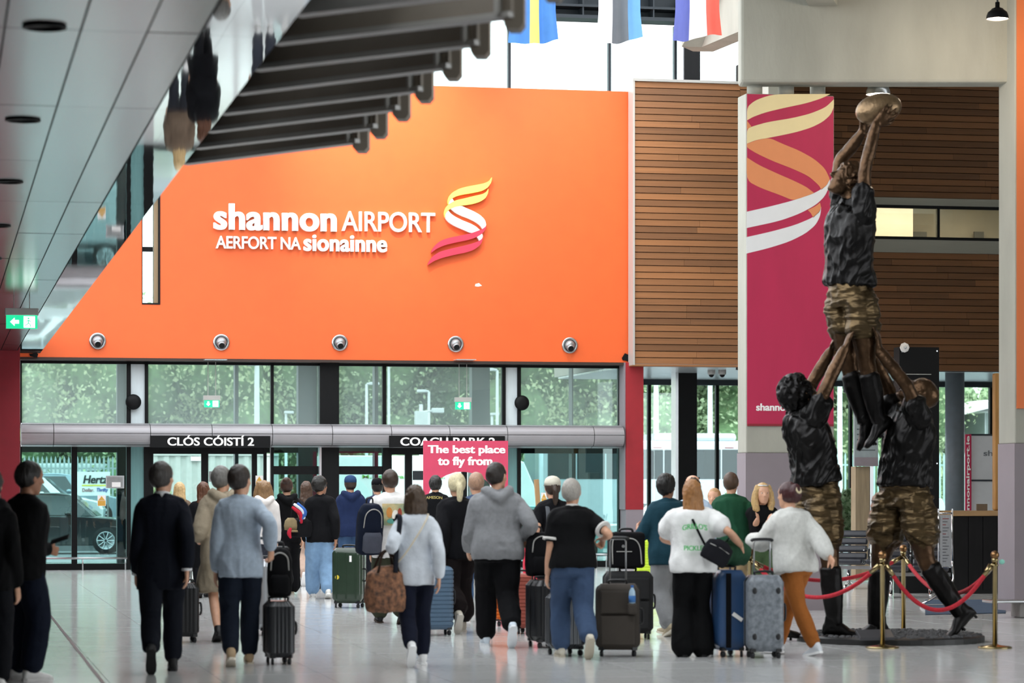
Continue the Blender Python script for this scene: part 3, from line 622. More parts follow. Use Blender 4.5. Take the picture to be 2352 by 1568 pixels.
def hand(mb, Wr, d, pn, side, s, curl=.5, spread=.0):
    d = nrm(d); pn = nrm(pn-d*np.dot(pn, d)); lat = np.cross(d, pn)*side      # lat: towards the thumb
    mb.ell([(Wr-d*.015*s, lat*.026*s, pn*.019*s), (Wr+d*.03*s, lat*.036*s, pn*.018*s), (Wr+d*.07*s, lat*.043*s, pn*.016*s), (Wr+d*.098*s, lat*.04*s, pn*.012*s)], 12)
    for i, (off, L) in enumerate(((.033, .072), (.011, .082), (-.011, .076), (-.032, .06))):
        b = Wr+d*.088*s+lat*off*s; dd = nrm(d+lat*off*spread*10); P = [b]; a = 0
        for k, q in enumerate((.42, .33, .25)):
            a += curl*(.55 if k == 0 else .8); P.append(P[-1]+(dd*math.cos(a)+pn*math.sin(a))*L*q*s)
        mb.tube(P, np.array((.0098, .0094, .0088, .0075))*s, 8, 2, round_=True)
    b = Wr+d*.028*s+lat*.03*s; P = [b]
    for k, (x, y, z) in enumerate(((.75, .55, .3), (.9, .25, .35+.3*curl), (.9, .0, .4+.5*curl))): P.append(P[-1]+nrm(d*x+lat*y+pn*z)*(.04, .032, .025)[k]*s)
    mb.tube(P, np.array((.0125, .0115, .0105, .0085))*s, 8, 2, round_=True)
HS = 1.10
HEAD = [(-.117, .018, .058, .016), (-.108, .036, .046, .035), (-.088, .051, .030, .058), (-.055, .061, .013, .079), (-.02, .069, .004, .091), (.02, .074, -.003, .098), (.055, .075, -.007, .098), (.085, .066, -.010, .085), (.106, .045, -.011, .058), (.118, .016, -.011, .022)]
def headframe(J): f = nrm(J['hf']); u = nrm(J['hu']-f*np.dot(J['hu'], f)); return np.cross(f, u), f, u
def head(mb, J, s, face=1.):
    s = s*HS
    x, f, u = headframe(J); c = J['H']; Rm = np.c_[x, f, u]; T = lambda a, b, z: c+(x*a+f*b+u*z)*s
    mb.ell([(T(0, y, z), x*w*s, f*d*s) for z, w, y, d in HEAD], 18, p=2.2)
    mb.tube([T(0, .075, .028), T(0, .098, .002), T(0, .112, -.022)], np.array((.008, .011, .0155))*s, 8, 2, round_=True)
    for k in (-1, 1):
        mb.ball(T(k*.077, -.004, 0), np.array((.010, .02, .033))*s, Rm, 10, 6)
        mb.ball(T(k*.032, .076, .034), np.array((.026, .013, .008))*s, Rm, 10, 6); mb.ball(T(k*.042, .06, -.022), np.array((.024, .02, .018))*s, Rm, 10, 6)
        mb.ball(T(k*.012, .1, -.026), np.array((.009, .01, .008))*s, Rm, 8, 5)
    mb.ball(T(0, .087, -.056), np.array((.023, .011, .006))*s, Rm, 10, 5); mb.ball(T(0, .084, -.068), np.array((.019, .012, .007))*s, Rm, 10, 5); mb.ball(T(0, .072, -.1), np.array((.024, .018, .016))*s, Rm, 10, 6)
def fabric_disp(amp, fr, seed, drape=(1, 1, .45)):
    def f(co, no):
        q = co*fr*np.array(drape); w = vnoise(q*.6+9, seed+3)
        a = vnoise(q+w[:, None]*2., seed); b = vnoise(q*2.3+w[:, None], seed+1)
        return amp*((1-abs(2*a-1))**2-.4)+amp*.5*((1-abs(2*b-1))-.5)
    return f
def hair_mesh(J, s, style, seed):
    s = s*HS
    mb = MB(); x, f, u = headframe(J); c = J['H']; T = lambda a, b, z: c+(x*a+f*b+u*z)*s; n, m = 26, 18; V = []
    back = {'short': -.10, 'buzz': -.09, 'balding': -.09, 'thick': -.105}.get(style, -.09); th = {'buzz': 1.0, 'balding': 1.0, 'thick': 1.1, 'up': 1.06}.get(style, 1.03)
    front = {'thick': .048}.get(style, .062)
    for i in range(m+1):
        ph = math.pi*i/m
        for j in range(n):
            a = 2*math.pi*j/n; d = np.array((math.sin(ph)*math.cos(a), math.sin(ph)*math.sin(a), math.cos(ph)))
            p = np.array((0, -.014, .018))+d*np.array((.084, .107, .109))*th; p[2] = min(p[2], .128*th)
            zb = np.interp(p[1], (-.045, -.005, .012, .05, .078), (back, back+.02, -.02, .02, front)); k = np.clip((p[2]-zb)/(.05 if p[1] < 0 else .016), 0, 1); k = k**.6
            if style == 'balding' and p[2] > .06 and p[1] > -.075: k *= .0
            q = np.array((0, -.01, .01))+(p-np.array((0, -.01, .01)))*(.86+.14*k); V.append(T(*q))
    mb.add(V, [(i*n+j, (i+1)*n+j, (i+1)*n+(j+1) % n, i*n+(j+1) % n) for i in range(m) for j in range(n)])
    def fall(secs): mb.ell([(T(0, y, z), x*w*s, f*d*s) for z, y, w, d in secs], 16, p=2.3)
    if style == 'long': fall([(.09, -.03, .06, .06), (.03, -.045, .088, .066), (-.06, -.06, .094, .055), (-.15, -.085, .1, .04), (-.23, -.1, .095, .032), (-.29, -.105, .06, .02)])
    if style == 'bob': fall([(.09, -.02, .065, .08), (.03, -.025, .093, .09), (-.05, -.03, .104, .085), (-.11, -.04, .104, .07), (-.135, -.045, .09, .055)])
    if style == 'lob':
        for k in (-1, 1): mb.tube([T(k*.05, .0, .09), T(k*.085, .01, .02), T(k*.1, .015, -.08), T(k*.085, .03, -.17), T(k*.07, .04, -.21)], np.array((.04, .036, .042, .04, .02))*s, 10, 3)
        fall([(.06, -.04, .08, .06), (-.06, -.05, .09, .05), (-.17, -.07, .085, .035)])
    if style in ('bun', 'ponyup'): mb.ball(T(0, -.1, .085 if style == 'bun' else .05), .052*s)
    if style == 'clip': mb.ball(T(0, -.112, .02), np.array((.06, .05, .09))*s, np.c_[x, f, u])
    if style == 'pony': mb.tube([T(0, -.1, .02), T(0, -.135, -.03), T(0, -.125, -.13), T(0, -.115, -.19)], np.array((.03, .034, .03, .012))*s, 10, 3)
    return mb
def strands(co_u, s, seed, amp=.004):
    def f(co, no): return amp*s*((vnoise(co/s*np.array((95, 95, 14)), seed)-.5)*2+(vnoise(co/s*38, seed+1)-.5)*1.6)
    return f
FABS = {}
def fab(c, kind='cloth'):
    k = f'{kind}_{c}'
    if kind == 'denim': return mat(k, c, .8, var=.1, vs=14, bump=.2, bs=120, spec=.15)
    if kind == 'knit': return mat(k, c, .92, var=.08, vs=30, bump=.12, bs=160, sheen=.1, spec=.15)
    return mat(k, c, .85, var=.08, vs=12, bump=.18, bs=60, spec=.15)
SKIN = mat('skin_light', 'd2a083', .5, var=.06, vs=25); SKIN2 = mat('skin_tan', 'a8765a', .5, var=.06, vs=25)
def hairmat(c): return mat('hair_'+c, c, .42, var=.3, vs=60, stretch=(3, 3, .3), bump=.35, bs=90)
def ik(A, B, l1, l2, hint):
    d = B-A; L = np.linalg.norm(d); u = d/L
    if L > (l1+l2)*.999: B = A+u*(l1+l2)*.999; L = (l1+l2)*.999
    a = (l1*l1-l2*l2+L*L)/(2*L); h = math.sqrt(max(0, l1*l1-a*a)); n = np.asarray(hint, float)-u*np.dot(hint, u); return A+u*a+nrm(n)*h, B
GAIT = {'stand': ((-.1, 0, .085, 0), (.1, .02, .085, 0)), 'left_trail': ((-.09, -.36, .20, 52), (.09, .16, .085, 0)), 'right_trail': ((-.09, .16, .085, 0), (.09, -.36, .20, 52)),
        'left_fwd': ((-.09, .24, .085, -6), (.09, -.2, .12, 22)), 'right_fwd': ((-.09, -.2, .12, 22), (.09, .24, .085, -6)), 'cross': ((.03, -.3, .13, 30), (-.02, .22, .085, 0))}
def pose(h, gait='stand', sw=.152, lean=.02, lh=None, rh=None, hy=0., hp=0., lhint=None, rhint=None, hipw=.092):
    s = h/1.75; J = {}; lf, rf = GAIT[gait] if isinstance(gait, str) else gait
    drop = 0. if gait == 'stand' else .022
    v = lambda *a: np.array(a, float)
    J['P'] = v(0, 0, (.922-drop)*s); J['N'] = J['P']+v(0, lean+.01, .532)*s; J['H'] = J['N']+v(0, .028+lean*.4, .166)*s
    J['sl'] = J['N']+v(-sw, -.005, -.088)*s; J['sr'] = J['N']+v(sw, -.005, -.088)*s; J['swk'] = .55+.45*sw/.152
    J['hl'] = J['P']+v(-hipw, 0, 0)*s; J['hr'] = J['P']+v(hipw, 0, 0)*s
    J['hf'] = v(-math.sin(R(hy))*math.cos(R(hp)), math.cos(R(hy))*math.cos(R(hp)), math.sin(R(hp))); J['hu'] = v(0, 0, 1)
    for k, ft in (('l', lf), ('r', rf)):
        A = v(*ft[:3])*s; K, A = ik(J['h'+k], A, .425*s, .425*s, (0, 1, 0)); J['k'+k] = K; J['a'+k] = A; q = R(ft[3]); J['t'+k] = v(0, math.cos(q), -math.sin(q))
    for k, sg, tg, hint in (('l', -1, lh, lhint), ('r', 1, rh, rhint)):
        S = J['s'+k]
        if tg is None: tg = S+v(sg*.055, .06, -.535)*s
        elif isinstance(tg, str) and tg == 'back': tg = S+v(sg*.05, -.16, -.5)*s
        elif isinstance(tg, str): tg = S+v(sg*.05, .24, -.44)*s
        E, Wr = ik(S, np.asarray(tg, float), .29*s, .265*s, hint if hint is not None else (sg*.28, -1, -.2)); J['e'+k] = E; J['w'+k] = Wr
    return J, s
def shoe(parent, J, k, s, up_m, sole_m, boot=False):
    A = J['a'+k]; f = nrm(J['t'+k]); side = nrm(np.cross(f, (0, 0, 1))); u = np.cross(side, f); T = lambda x, y, z: A+(side*x+f*y+u*z)*s
    mb = MB(); hz = .02 if not boot else .06
    mb.ell([(T(0, -.075, -.052), side*.026*s, u*.026*s), (T(0, -.06, -.03+hz*.2), side*.035*s, u*.045*s), (T(0, -.02, -.022+hz*.3), side*.039*s, u*.054*s), (T(0, .04, -.035), side*.041*s, u*.044*s), (T(0, .1, -.052), side*.046*s, u*.03*s), (T(0, .155, -.058), side*.041*s, u*.023*s), (T(0, .188, -.063), side*.022*s, u*.014*s)], 14)
    mb.tube([T(0, -.02, -.03), T(0, -.015, .015+hz)], .043*s, 12)
    o = obj('shoe', remeshed(mb, .0112*s, 1, up_m, 'shoe'), parent)
    q = [(-.02, -.08), (-.037, -.055), (-.036, 0), (-.044, .08), (-.042, .15), (-.022, .192), (.022, .192), (.042, .15), (.044, .08), (.036, 0), (.037, -.055), (.02, -.08)]
    MB().poly([T(a, b, -.085) for a, b in q], u*.022*s).build('sole', sole_m, o); return o
def eyes(parent, J, s):
    s = s*HS
    x, f, u = headframe(J)
    for k in (-1, 1):
        e = MB().ball(J['H']+(x*.031*k+f*.0765+u*.009)*s, np.array((.013, .011, .0085))*s, np.c_[x, f, u]).build('eye', mat('eye_white', 'c8bdb4', .3), parent, True); MB().ball(J['H']+(x*.031*k+f*.083+u*.009)*s, .0062*s).build('iris', mat('iris_dark', '3a2a20', .2), e, True)
def person(label, px, fy, h, yaw=0., skin=SKIN, hair=('short', '2b2320'), top=None, bot=None, shoes=('f2f0ee', 'e8e4e0'), bw=1., belly=0., hpx=None, lpx=None, rpx=None, face=False, coat=None, grip=(0, 0), seed=0, D=None, **kw):
    """a walking person whose feet stand at the floor point seen at (px, fy)"""
    g = WF(px, fy); t = thing('person', label, 'person', (g[0], g[1], 0), yaw, 'travellers in the arrivals hall'); Dp = dep(fy)
    Mi = np.array(parent_matrix(t).inverted()); loc = lambda p: (Mi@np.r_[p, 1])[:3]
    if lpx: kw['lh'] = loc(W(lpx[0], lpx[1], Dp+lpx[2]))
    if rpx: kw['rh'] = loc(W(rpx[0], rpx[1], Dp+rpx[2]))
    J, s = pose(h, **kw); J['bw'] = bw; vx = .0088 if Dp < 30 else .012
    sb = MB(); head(sb, J, s)
    sb.tube([J['N']-np.array((0, 0, .05*s)), J['N']+(J['H']-J['N'])*.35, J['H']-np.array((0, .02, .05))*s], np.array((.062, .054, .055))*s, 12, 2)
    torso(sb, J, s, -.1, .97, core=.45); sleeve = top.get('sleeve', 'long'); sh = {'long': 1.9, 'short': .62, 'none': .1, 'mid': 1.1}[sleeve]
    for k, sg in (('l', -1), ('r', 1)):
        limb(sb, J['s'+k], J['e'+k], J['w'+k], ARM*s*(np.array((.6, .6, .6, .75, .95)) if sleeve == 'long' else 1)*(.9+.1*bw)); d = J['w'+k]-J['e'+k]; gr = grip[0 if sg < 0 else 1]
        hd = nrm(nrm(d)+(np.array((0, 0, -.6)) if gr else 0)); hand(sb, J['w'+k], hd, np.array((-sg, .15, 0)) if not gr else np.array((-sg*.3, .5, -.6)), 1 if sg > 0 else -1, s, 1.25 if gr else .45)
        limb(sb, J['h'+k], J['k'+k], J['a'+k], LEG*s*(np.array((.5, .5, .55, .6, .85)) if bot and bot.get('len', 1.93) > 1.6 else .92))
    body = obj('body', remeshed(sb, vx, 2, skin, 'body'), t)
    if face: eyes(t, J, s)
    # top
    tb = MB(); lo = top.get('loose', .02); hem = top.get('hem', -.22)
    torso(tb, J, s, hem, .985, lo, bw, belly, top.get('flare', 0.))
    for k in 'lr':
        tb.ball(J['s'+k], (.054+lo*.6)*s*(.9+.1*bw)); tb.tube([J['N']+np.array((0, -.01, -.008))*s, J['s'+k]+np.array((0, 0, .012))*s], np.array((.07, .058+lo*.6))*s, 12)
        if sh > .2: limb(tb, J['s'+k], J['e'+k], J['w'+k], (ARM+np.array((.008, .010, .011, .010, .011))+lo*top.get('arm', .6)*np.array((.8, .9, .9, .8, .5)))*s*(.85+.15*bw), 0, sh)
    tb.tube([J['N']-np.array((0, 0, .06*s)), J['N']+np.array((0, .01, .036*s))], np.array((.09, .067))*s, 14)
    if top.get('hood'):
        N = J['N']; tb.tube([N+np.array((-.1, .06, .02))*s, N+np.array((-.11, -.04, .035))*s, N+np.array((-.06, -.11, .0))*s, N+np.array((0, -.135, -.04))*s, N+np.array((.06, -.11, .0))*s, N+np.array((.11, -.04, .035))*s, N+np.array((.1, .06, .02))*s], np.array((.03, .045, .05, .06, .05, .045, .03))*s, 12, 3)
    tm = fab(top['c'], top.get('kind', 'cloth')); o_top = obj(top.get('name', 'shirt'), remeshed(tb, .0125 if Dp < 32 else .016, 3, tm, 'top', fabric_disp(.011*s*top.get('wr', 1.), 9, seed)), t)
    if top.get('collar'): MB().tube([J['N']+np.array((0, 0, -.005))*s, J['N']+np.array((0, .012, .045))*s], np.array((.075, .066))*s, 18).build('collar', fab(top['collar']), o_top, True)
    if top.get('cuff'):
        for k in 'lr':
            a, b = J['s'+k], J['e'+k]; MB().tube([a+(b-a)*(sh+.02), a+(b-a)*(sh+.1)], (.066+lo*.6)*s, 16).build('sleeve_band', fab(top['cuff']), o_top, True)
    if top.get('shirtcuff'):
        for k in 'lr': a, b = J['e'+k], J['w'+k]; MB().tube([a+(b-a)*.9, a+(b-a)*1.02], .042*s, 14).build('shirt_cuff', fab(top['shirtcuff']), o_top, True)
    # bottom
    if bot:
        pb = MB(); bl = bot.get('loose', .014); torso(pb, J, s, -.2, bot.get('waist', .16), bl*.6, bw*.985, belly*.5); f1 = bot.get('len', 1.93); fl = bot.get('flare', 0.)
        for k in 'lr':
            rr = LEG*s*(.55+.45*bw)+np.array((.008, .010, .012, .012+fl*.5, .014+fl))*s+bl*s*np.array((.6, .8, 1, 1, 1)); limb(pb, J['h'+k], J['k'+k], J['a'+k], rr, 0, f1)
        obj(bot.get('name', 'trousers'), remeshed(pb, .014 if Dp < 32 else .017, 3, fab(bot['c'], bot.get('kind', 'cloth')), 'bottom', fabric_disp(.008*s, 8, seed+5, (1, 1, .8))), t)
        if bot.get('sock'):
            for k in 'lr': MB().tube([J['k'+k]+(J['a'+k]-J['k'+k])*.78, J['a'+k]], np.array((.044, .042))*s, 14).build('sock', fab(bot['sock'], 'knit'), t, True)
    if shoes:
        for k in 'lr': shoe(t, J, k, s, mat('shoe_'+shoes[0], shoes[0], .6, var=.1), mat('sole_'+shoes[1], shoes[1], .7))
    if hair and hair[0] != 'bald': obj('hair', remeshed(hair_mesh(J, s, hair[0], seed), .0095 if Dp < 32 else .012, 1, hairmat(hair[1]), 'hair', strands(None, s, seed, .006 if hair[0] in ('thick', 'bob', 'long', 'lob') else .003)), t)
    return t, J, s
def cap(t, J, s, c, back=False):
    s = s*HS
    x, f, u = headframe(J); T = lambda a, b, z: J['H']+(x*a+f*b+u*z)*s; mb = MB(); m = fab(c)
    mb.ell([(T(0, -.012, z), x*w*s, f*d*s) for z, w, d in ((.03, .088, .112), (.07, .088, .11), (.105, .075, .094), (.128, .045, .055), (.136, .012, .014))], 20)
    o = mb.build('cap', m, t, True); MB().ell([(T(0, .08, .035), x*.07*s, u*.006*s), (T(0, .14, .028), x*.062*s, u*.006*s), (T(0, .175, .02), x*.03*s, u*.004*s)], 14).build('cap_brim', m, o, True); return o
def strap(t, pts, r, m, name='strap', flat=.35, sub=5): return MB().tube(pts, r, 8, sub, flat=flat).build(name, m, t, True)
# ================================================================== luggage
M_rub = mat('wheel_rubber', '15161a', .6); M_plast = mat('black_plastic', '17181b', .45)
def rrect(w, d, r, n=5):
    P = []
    for cx, cy, a0 in ((w/2-r, d/2-r, 0), (-w/2+r, d/2-r, 90), (-w/2+r, -d/2+r, 180), (w/2-r, -d/2+r, 270)):
        for k in range(n+1): a = R(a0+90*k/n); P.append((cx+r*math.cos(a), cy+r*math.sin(a)))
    return np.array(P)
def suitcase(label, px, fy, w, d, h, yaw, m, ribs=None, handle=None, m2=None, soft=False, tag_=None, name='suitcase', group='suitcases'):
    g = WF(px, fy); t = thing(name, label, 'suitcase', (g[0], g[1], 0), yaw, group); wh = .062; H = h-wh; mb = MB(); rings = []; r = .055 if not soft else .045
    if ribs == 'h':
        n = 15; zs = []; 
        for i in range(n): zs += [((i+.0)/n, .0), ((i+.12)/n, 1.), ((i+.78)/n, 1.), ((i+.9)/n, 0.)]
    else: zs = [(q, 1.) for q in np.linspace(0, 1, 12)]
    for q, k in zs+[(1., 1.)]:
        e = min(q, 1-q); inset = .04*(1-min(1, e/.07))**2; o = 0 if k else .007; b = rrect(w-2*(inset+o), d-2*(inset+o), max(.012, r-inset*.5), 6)
        if ribs == 'v':
            pts = []; b0 = rrect(w, d, r, 6); kx, ky = (w-2*inset)/w, (d-2*inset)/d
            for a, bb in zip(b0, np.roll(b0, -1, 0)):
                k_ = max(1, int(np.linalg.norm(bb-a)/.034)*4); nn = nrm((bb[1]-a[1], a[0]-bb[0]))
                for i in range(k_):
                    p = a+(bb-a)*i/k_-nn*(.006 if k_ > 1 and i % 4 in (2, 3) else 0); pts.append((p[0]*kx, p[1]*ky))
            b = np.array(pts)
        rings.append(np.c_[b, np.full(len(b), wh+q*H)])
    mb.loft(rings); sh = mb.build('shell', m, t, ribs is None)
    if soft:
        MB().loft([np.c_[rrect(w*.8, .05, .02, 4)+np.array((0, -d/2-.005)), np.full(20, z)] for z in (wh+H*.08, wh+H*.1, wh+H*.5, wh+H*.52)]).build('front_pocket', m, t, True)
        MB().loft([np.c_[rrect(w*.8, .04, .016, 4)+np.array((0, -d/2-.005)), np.full(20, z)] for z in (wh+H*.56, wh+H*.58, wh+H*.86, wh+H*.9)]).build('front_pocket', m, t, True)
    # zip seam
    mz = M_plast; z0 = MB(); 
    P = [(x_, 0, z_) for x_, z_ in rrect(w+.004, H-.02, .06, 6)]; P = [(p[0], p[1], p[2]+wh+H/2) for p in P]; z0.tube(P+[P[0]], .007, 6).build('zip_seam', mz, t, True)
    hub = MB().cyl((-.012, 0, 0), (.012, 0, 0), .028, n=14)
    wm = hub.mesh('wheel', M_rub, True); fm_ = MB().box((0, 0, .045), (.05, .045, .03)).mesh('wheel_fork', M_plast)
    for sx in (-1, 1):
        for sy in (-1, 1):
            o = obj('wheel', wm, t, loc=(sx*(w/2-.05), sy*(d/2-.045), .028), rz=random.uniform(-.5, .5)); obj('wheel_fork', fm_, o)
    MB().tube([(-.08, 0, h), (-.075, 0, h+.03), (.075, 0, h+.03), (.08, 0, h)], .011, 8, 3).build('carry_handle', M_plast, t, True)
    MB().tube([(w/2, -.0, wh+H*.62), (w/2+.03, 0, wh+H*.6), (w/2+.03, 0, wh+H*.42), (w/2, 0, wh+H*.4)], .011, 8, 3).build('side_handle', M_plast, t, True)
    if handle:
        hd = MB().tube([(-.075, d*.3, h-.02), (-.075, d*.3, handle-.03), (-.06, d*.3, handle-.005), (.06, d*.3, handle-.005), (.075, d*.3, handle-.03), (.075, d*.3, h-.02)], .008, 8, hint=(0, 1, 0))
        o = hd.build('telescopic_handle', M_steel, t, True); MB().tube([(-.1, d*.3, handle-.012), (-.075, d*.3, handle+.004), (.075, d*.3, handle+.004), (.1, d*.3, handle-.012)], .015, 8, 3).build('handle_grip', M_plast, o, True)
    if m2: MB().box((-w*.18, -d/2-.003, wh+H/2), (.05, .012, H*.93)).build('luggage_strap', m2, t, bevel=.003)
    if tag_: MB().box((w*.12, -d/2-.012, wh+H*tag_), (.11, .004, .035), rot=np.array(Matrix.Rotation(R(35), 3, 'Y'))).build('airline_tag', M_white, t)
    return t
def lug(c, rough=.35, **k): return mat('shell_'+c, c, rough, var=.06, vs=8, bump=k.pop('bump', .05), bs=k.pop('bs', 60), **k)
def bagmesh(mb, w, d, h, z0=0., p=2.8, top=.75, bulge=0.):
    zs = [(0, .86), (.06, .97), (.3, 1.03+bulge), (.6, 1.), (.82, .93), (.94, top), (1., top*.72)]
    mb.ell([((0, 0, z0+q*h), np.array((w/2*k, 0, 0)), np.array((0, d/2*k, 0))) for q, k in zs], 22, p=p); return mb
def backpack(label, p, yaw, m, w=.3, d=.2, h=.45, m2=None, tilt=0., name='backpack'):
    t = thing(name, label, 'bag', p, yaw, 'backpacks and bags'); t.rotation_euler = (tilt, 0, yaw); mb = bagmesh(MB(), w, d, h)
    obj('pack_body', remeshed(mb, .012, 2, m, 'pack', fabric_disp(.008, 9, 3)), t)
    pk = MB(); pk.ell([((0, -d/2-.005, h*q), np.array((w*.38*k, 0, 0)), np.array((0, .045*k, 0))) for q, k in ((.06, .7), (.1, 1), (.38, 1), (.46, .8))], 16, p=3); pk.build('front_pocket', m2 or m, t, True)
    MB().tube([(-w*.36, -d*.42, h*.55), (-w*.3, -d*.46, h*.82), (0, -d*.45, h*.92), (w*.3, -d*.46, h*.82), (w*.36, -d*.42, h*.55)], .006, 6, 4).build('zip_seam', M_lip, t, True)
    MB().tube([(-.04, d*.3, h*.96), (-.03, d*.32, h+.05), (.03, d*.32, h+.05), (.04, d*.3, h*.96)], .01, 8, 3).build('top_loop', M_plast, t, True)
    for sx in (-1, 1): MB().tube([(sx*w*.24, d*.44, h*.92), (sx*w*.27, d*.5+.06, h*.75), (sx*w*.3, d*.5+.06, h*.4), (sx*w*.36, d*.44, h*.12)], .02, 8, 4, flat=.35).build('shoulder_strap', M_plast, t, True)
    return t
# ================================================================== travellers
BK = '0a0a0c'
def P_(*a, **k): return person(*a, **k)
P_('dark hooded person with a backpack cut off by the left edge', -28, 1590, 1.70, R(-20), hair=('thick', '151312'), top=dict(c=BK, name='jacket', loose=.035, hood=1), bot=dict(c='15161b'), seed=1)
g = W(-8, 1400, 21.4); backpack('black backpack on the shadowed person at the left edge', (g[0]-.02, g[1]-.02, 1.0), R(-10), fab('0d0d10'), h=.46)
t, J, s = P_('person in black jacket and navy trousers holding a phone at far left', 52, 1562, 1.77, R(-62), skin=SKIN2, hair=('short', '1a1512'), top=dict(c=BK, name='jacket', loose=.045), bot=dict(c='121827', loose=.035), shoes=('e4e2e0', 'd8d6d4'), rpx=(112, 1262, .15), grip=(0, 0), seed=2, gait='stand', hp=-6)
p = W(138, 1240, dep(1562)+.15); ph = MB().box((0, 0, 0), (.16, .075, .012)).build('mobile_phone', M_black, None, bevel=.003, label='black mobile phone in the hand of the person at far left', cat='phone'); ph.location = p; ph.rotation_euler = (R(25), R(-18), R(-20))
P_('man in dark navy suit with white collar striding away at the left', 372, 1543, 1.80, R(-4), hair=('short', '3a3532'), top=dict(c='10131d', name='suit_jacket', loose=.03, collar='e8e8ea', shirtcuff='f2f2f4', hem=-.42, flare=.02, wr=.6), bot=dict(c='0f121b'), shoes=('0a0a0c', '0c0c0e'), gait='left_trail', hy=-32, rh='back', seed=3, bw=1.04)
P_('long haired brunette in a long black coat behind the beige hooded person', 468, 1372, 1.66, R(3), hair=('long', '5a3520'), top=dict(c='0c0c10', name='coat', loose=.03, hem=-.95, flare=.05), bot=dict(c='0e0e12'), shoes=('0d0d10', '111113'), seed=4, gait='right_fwd')
P_('blonde woman in brown mostly hidden behind the man in the navy suit', 412, 1352, 1.64, R(-8), hair=('long', 'c9a876'), top=dict(c='6b5a4c', name='jacket'), bot=dict(c='2a2c34'), seed=5)
P_('grey haired person in beige hooded coat, bare calves and white socks', 512, 1472, 1.80, R(6), hair=('short', '6d6a66'), top=dict(c='9d907c', name='hooded_coat', loose=.05, hood=1, hem=-.80, flare=.05), bot=dict(c='8d8070', name='shorts', len=.75), shoes=('0c0c0f', '101012'), gait='right_fwd', seed=6, hy=-40, lpx=(455, 1235, .1))
P_('man in pale blue sweater and navy jeans pulling a black suitcase', 552, 1528, 1.78, R(-3), hair=('short', '2e2520'), top=dict(c='a9b7c6', name='sweater', kind='knit', loose=.026, hem=-.26), bot=dict(c='151c29', kind='denim'), shoes=('b59a78', 'e6dccb'), gait='right_fwd', rpx=(622, 1262, -.05), grip=(0, 1), hy=-35, seed=7)
P_('woman with light brown hair in white hooded top behind the man in pale blue', 607, 1372, 1.66, R(2), hair=('lob', '8a6a48'), top=dict(c='e3dcd8', name='hoodie', hood=1, loose=.03), bot=dict(c='3a3c46'), seed=8)
t, J, s = P_('woman in black sleeveless outfit with red scrunchie in her bun', 660, 1366, 1.72, R(2), hair=('bun', '3a2318'), top=dict(c='0a0a0c', name='vest', sleeve='none', loose=.012, hood=1), bot=dict(c='0b0b0e', loose=.05, flare=.03), shoes=('c7b69c', 'e8e0d4'), gait='left_trail', seed=9, rh='back', hy=-12)
x, f, u = headframe(J); MB().tube([J['H']+(x*math.cos(a)*.035+u*(math.sin(a)*.035+.085)-f*.07)*s for a in np.linspace(0, 6.28, 14)], .014, 8).build('scrunchie', fab('c02028'), t, True)
hb = thing('shoulder_bag', 'slouchy black shoulder bag on the woman with the red scrunchie', 'bag', W(690, 1232, dep(1374)-.2), R(20), 'backpacks and bags')
obj('bag_body', remeshed(bagmesh(MB(), .36, .18, .26, 0, 2.3, .6), .012, 3, fab('101013'), 'bag', fabric_disp(.012, 9, 4)), hb)
MB().tube([(-.15, 0, .2), (-.1, .05, .42), (-.04, .1, .5), (.05, .05, .4), (.13, 0, .2)], .012, 8, 4).build('bag_strap', fab('101013'), hb, True)
ct_ = thing('baseball_cap', 'khaki baseball cap clipped to the black shoulder bag', 'cap', W(668, 1202, dep(1374)-.32), R(15)); MB().ell([((0, 0, z), np.array((r, 0, 0)), np.array((0, .07, 0))) for z, r in ((-.09, .09), (-.03, .1), (.04, .085), (.08, .04))], 16).build('crown', fab('8a7a5c'), ct_, True); MB().ell([((0, -.05, -.09), np.array((.08, 0, 0)), np.array((0, .05, 0))), ((0, -.1, -.12), np.array((.07, 0, 0)), np.array((0, .04, 0)))], 14).build('brim', fab('7c6c50'), ct_, True)
sc_ = thing('neck_scarf', 'red, white and blue scarf knotted on the black shoulder bag', 'scarf', W(684, 1215, 38.9)); q0 = np.array(sc_.location)
for c_, pts in (('b8283a', ((672, 1165), (690, 1180), (692, 1200))), ('d8dce4', ((676, 1158), (696, 1172), (698, 1190))), ('3a62a8', ((684, 1156), (700, 1176), (690, 1196)))): MB().tube([W(u, v, 39.0)-q0 for u, v in pts], [.02, .034, .02], 8, 4, round_=True).build('scarf_fold', fab(c_), sc_, True)
MB().tube([W(668, 1212, 38.85)-q0, W(664, 1224, 38.85)-q0, W(668, 1236, 38.85)-q0], [.016, .03, .012], 8, 4).build('scarf_end', fab('b8283a'), sc_, True)
P_('woman with long brown hair and beige trousers behind the black jacket man', 704, 1345, 1.68, R(0), hair=('long', '4a3426'), top=dict(c='2a2628', name='top'), bot=dict(c='b99f90', loose=.03, flare=.02), shoes=('eeeae6', 'ffffff'), gait='left_trail', seed=10)
P_('man in black jacket and light blue jeans with white trainers', 736, 1374, 1.74, R(-3), skin=SKIN2, hair=('thick', '17130f'), top=dict(c='0d0d10', name='jacket', loose=.04, hem=-.2), bot=dict(c='7f9fc0', kind='denim', loose=.045), shoes=('dcdad6', 'eceae6'), gait='left_fwd', hy=-48, seed=11, rh='back')
t, J, s = P_('man in navy hoodie wearing a blue baseball cap beyond the green suitcase', 806, 1352, 1.74, R(0), hair=('short', '3a2c22'), top=dict(c='1e2a4a', name='hoodie', hood=1, loose=.045), bot=dict(c='3d5575', kind='denim'), seed=12); cap(t, J, s, '2c4468')
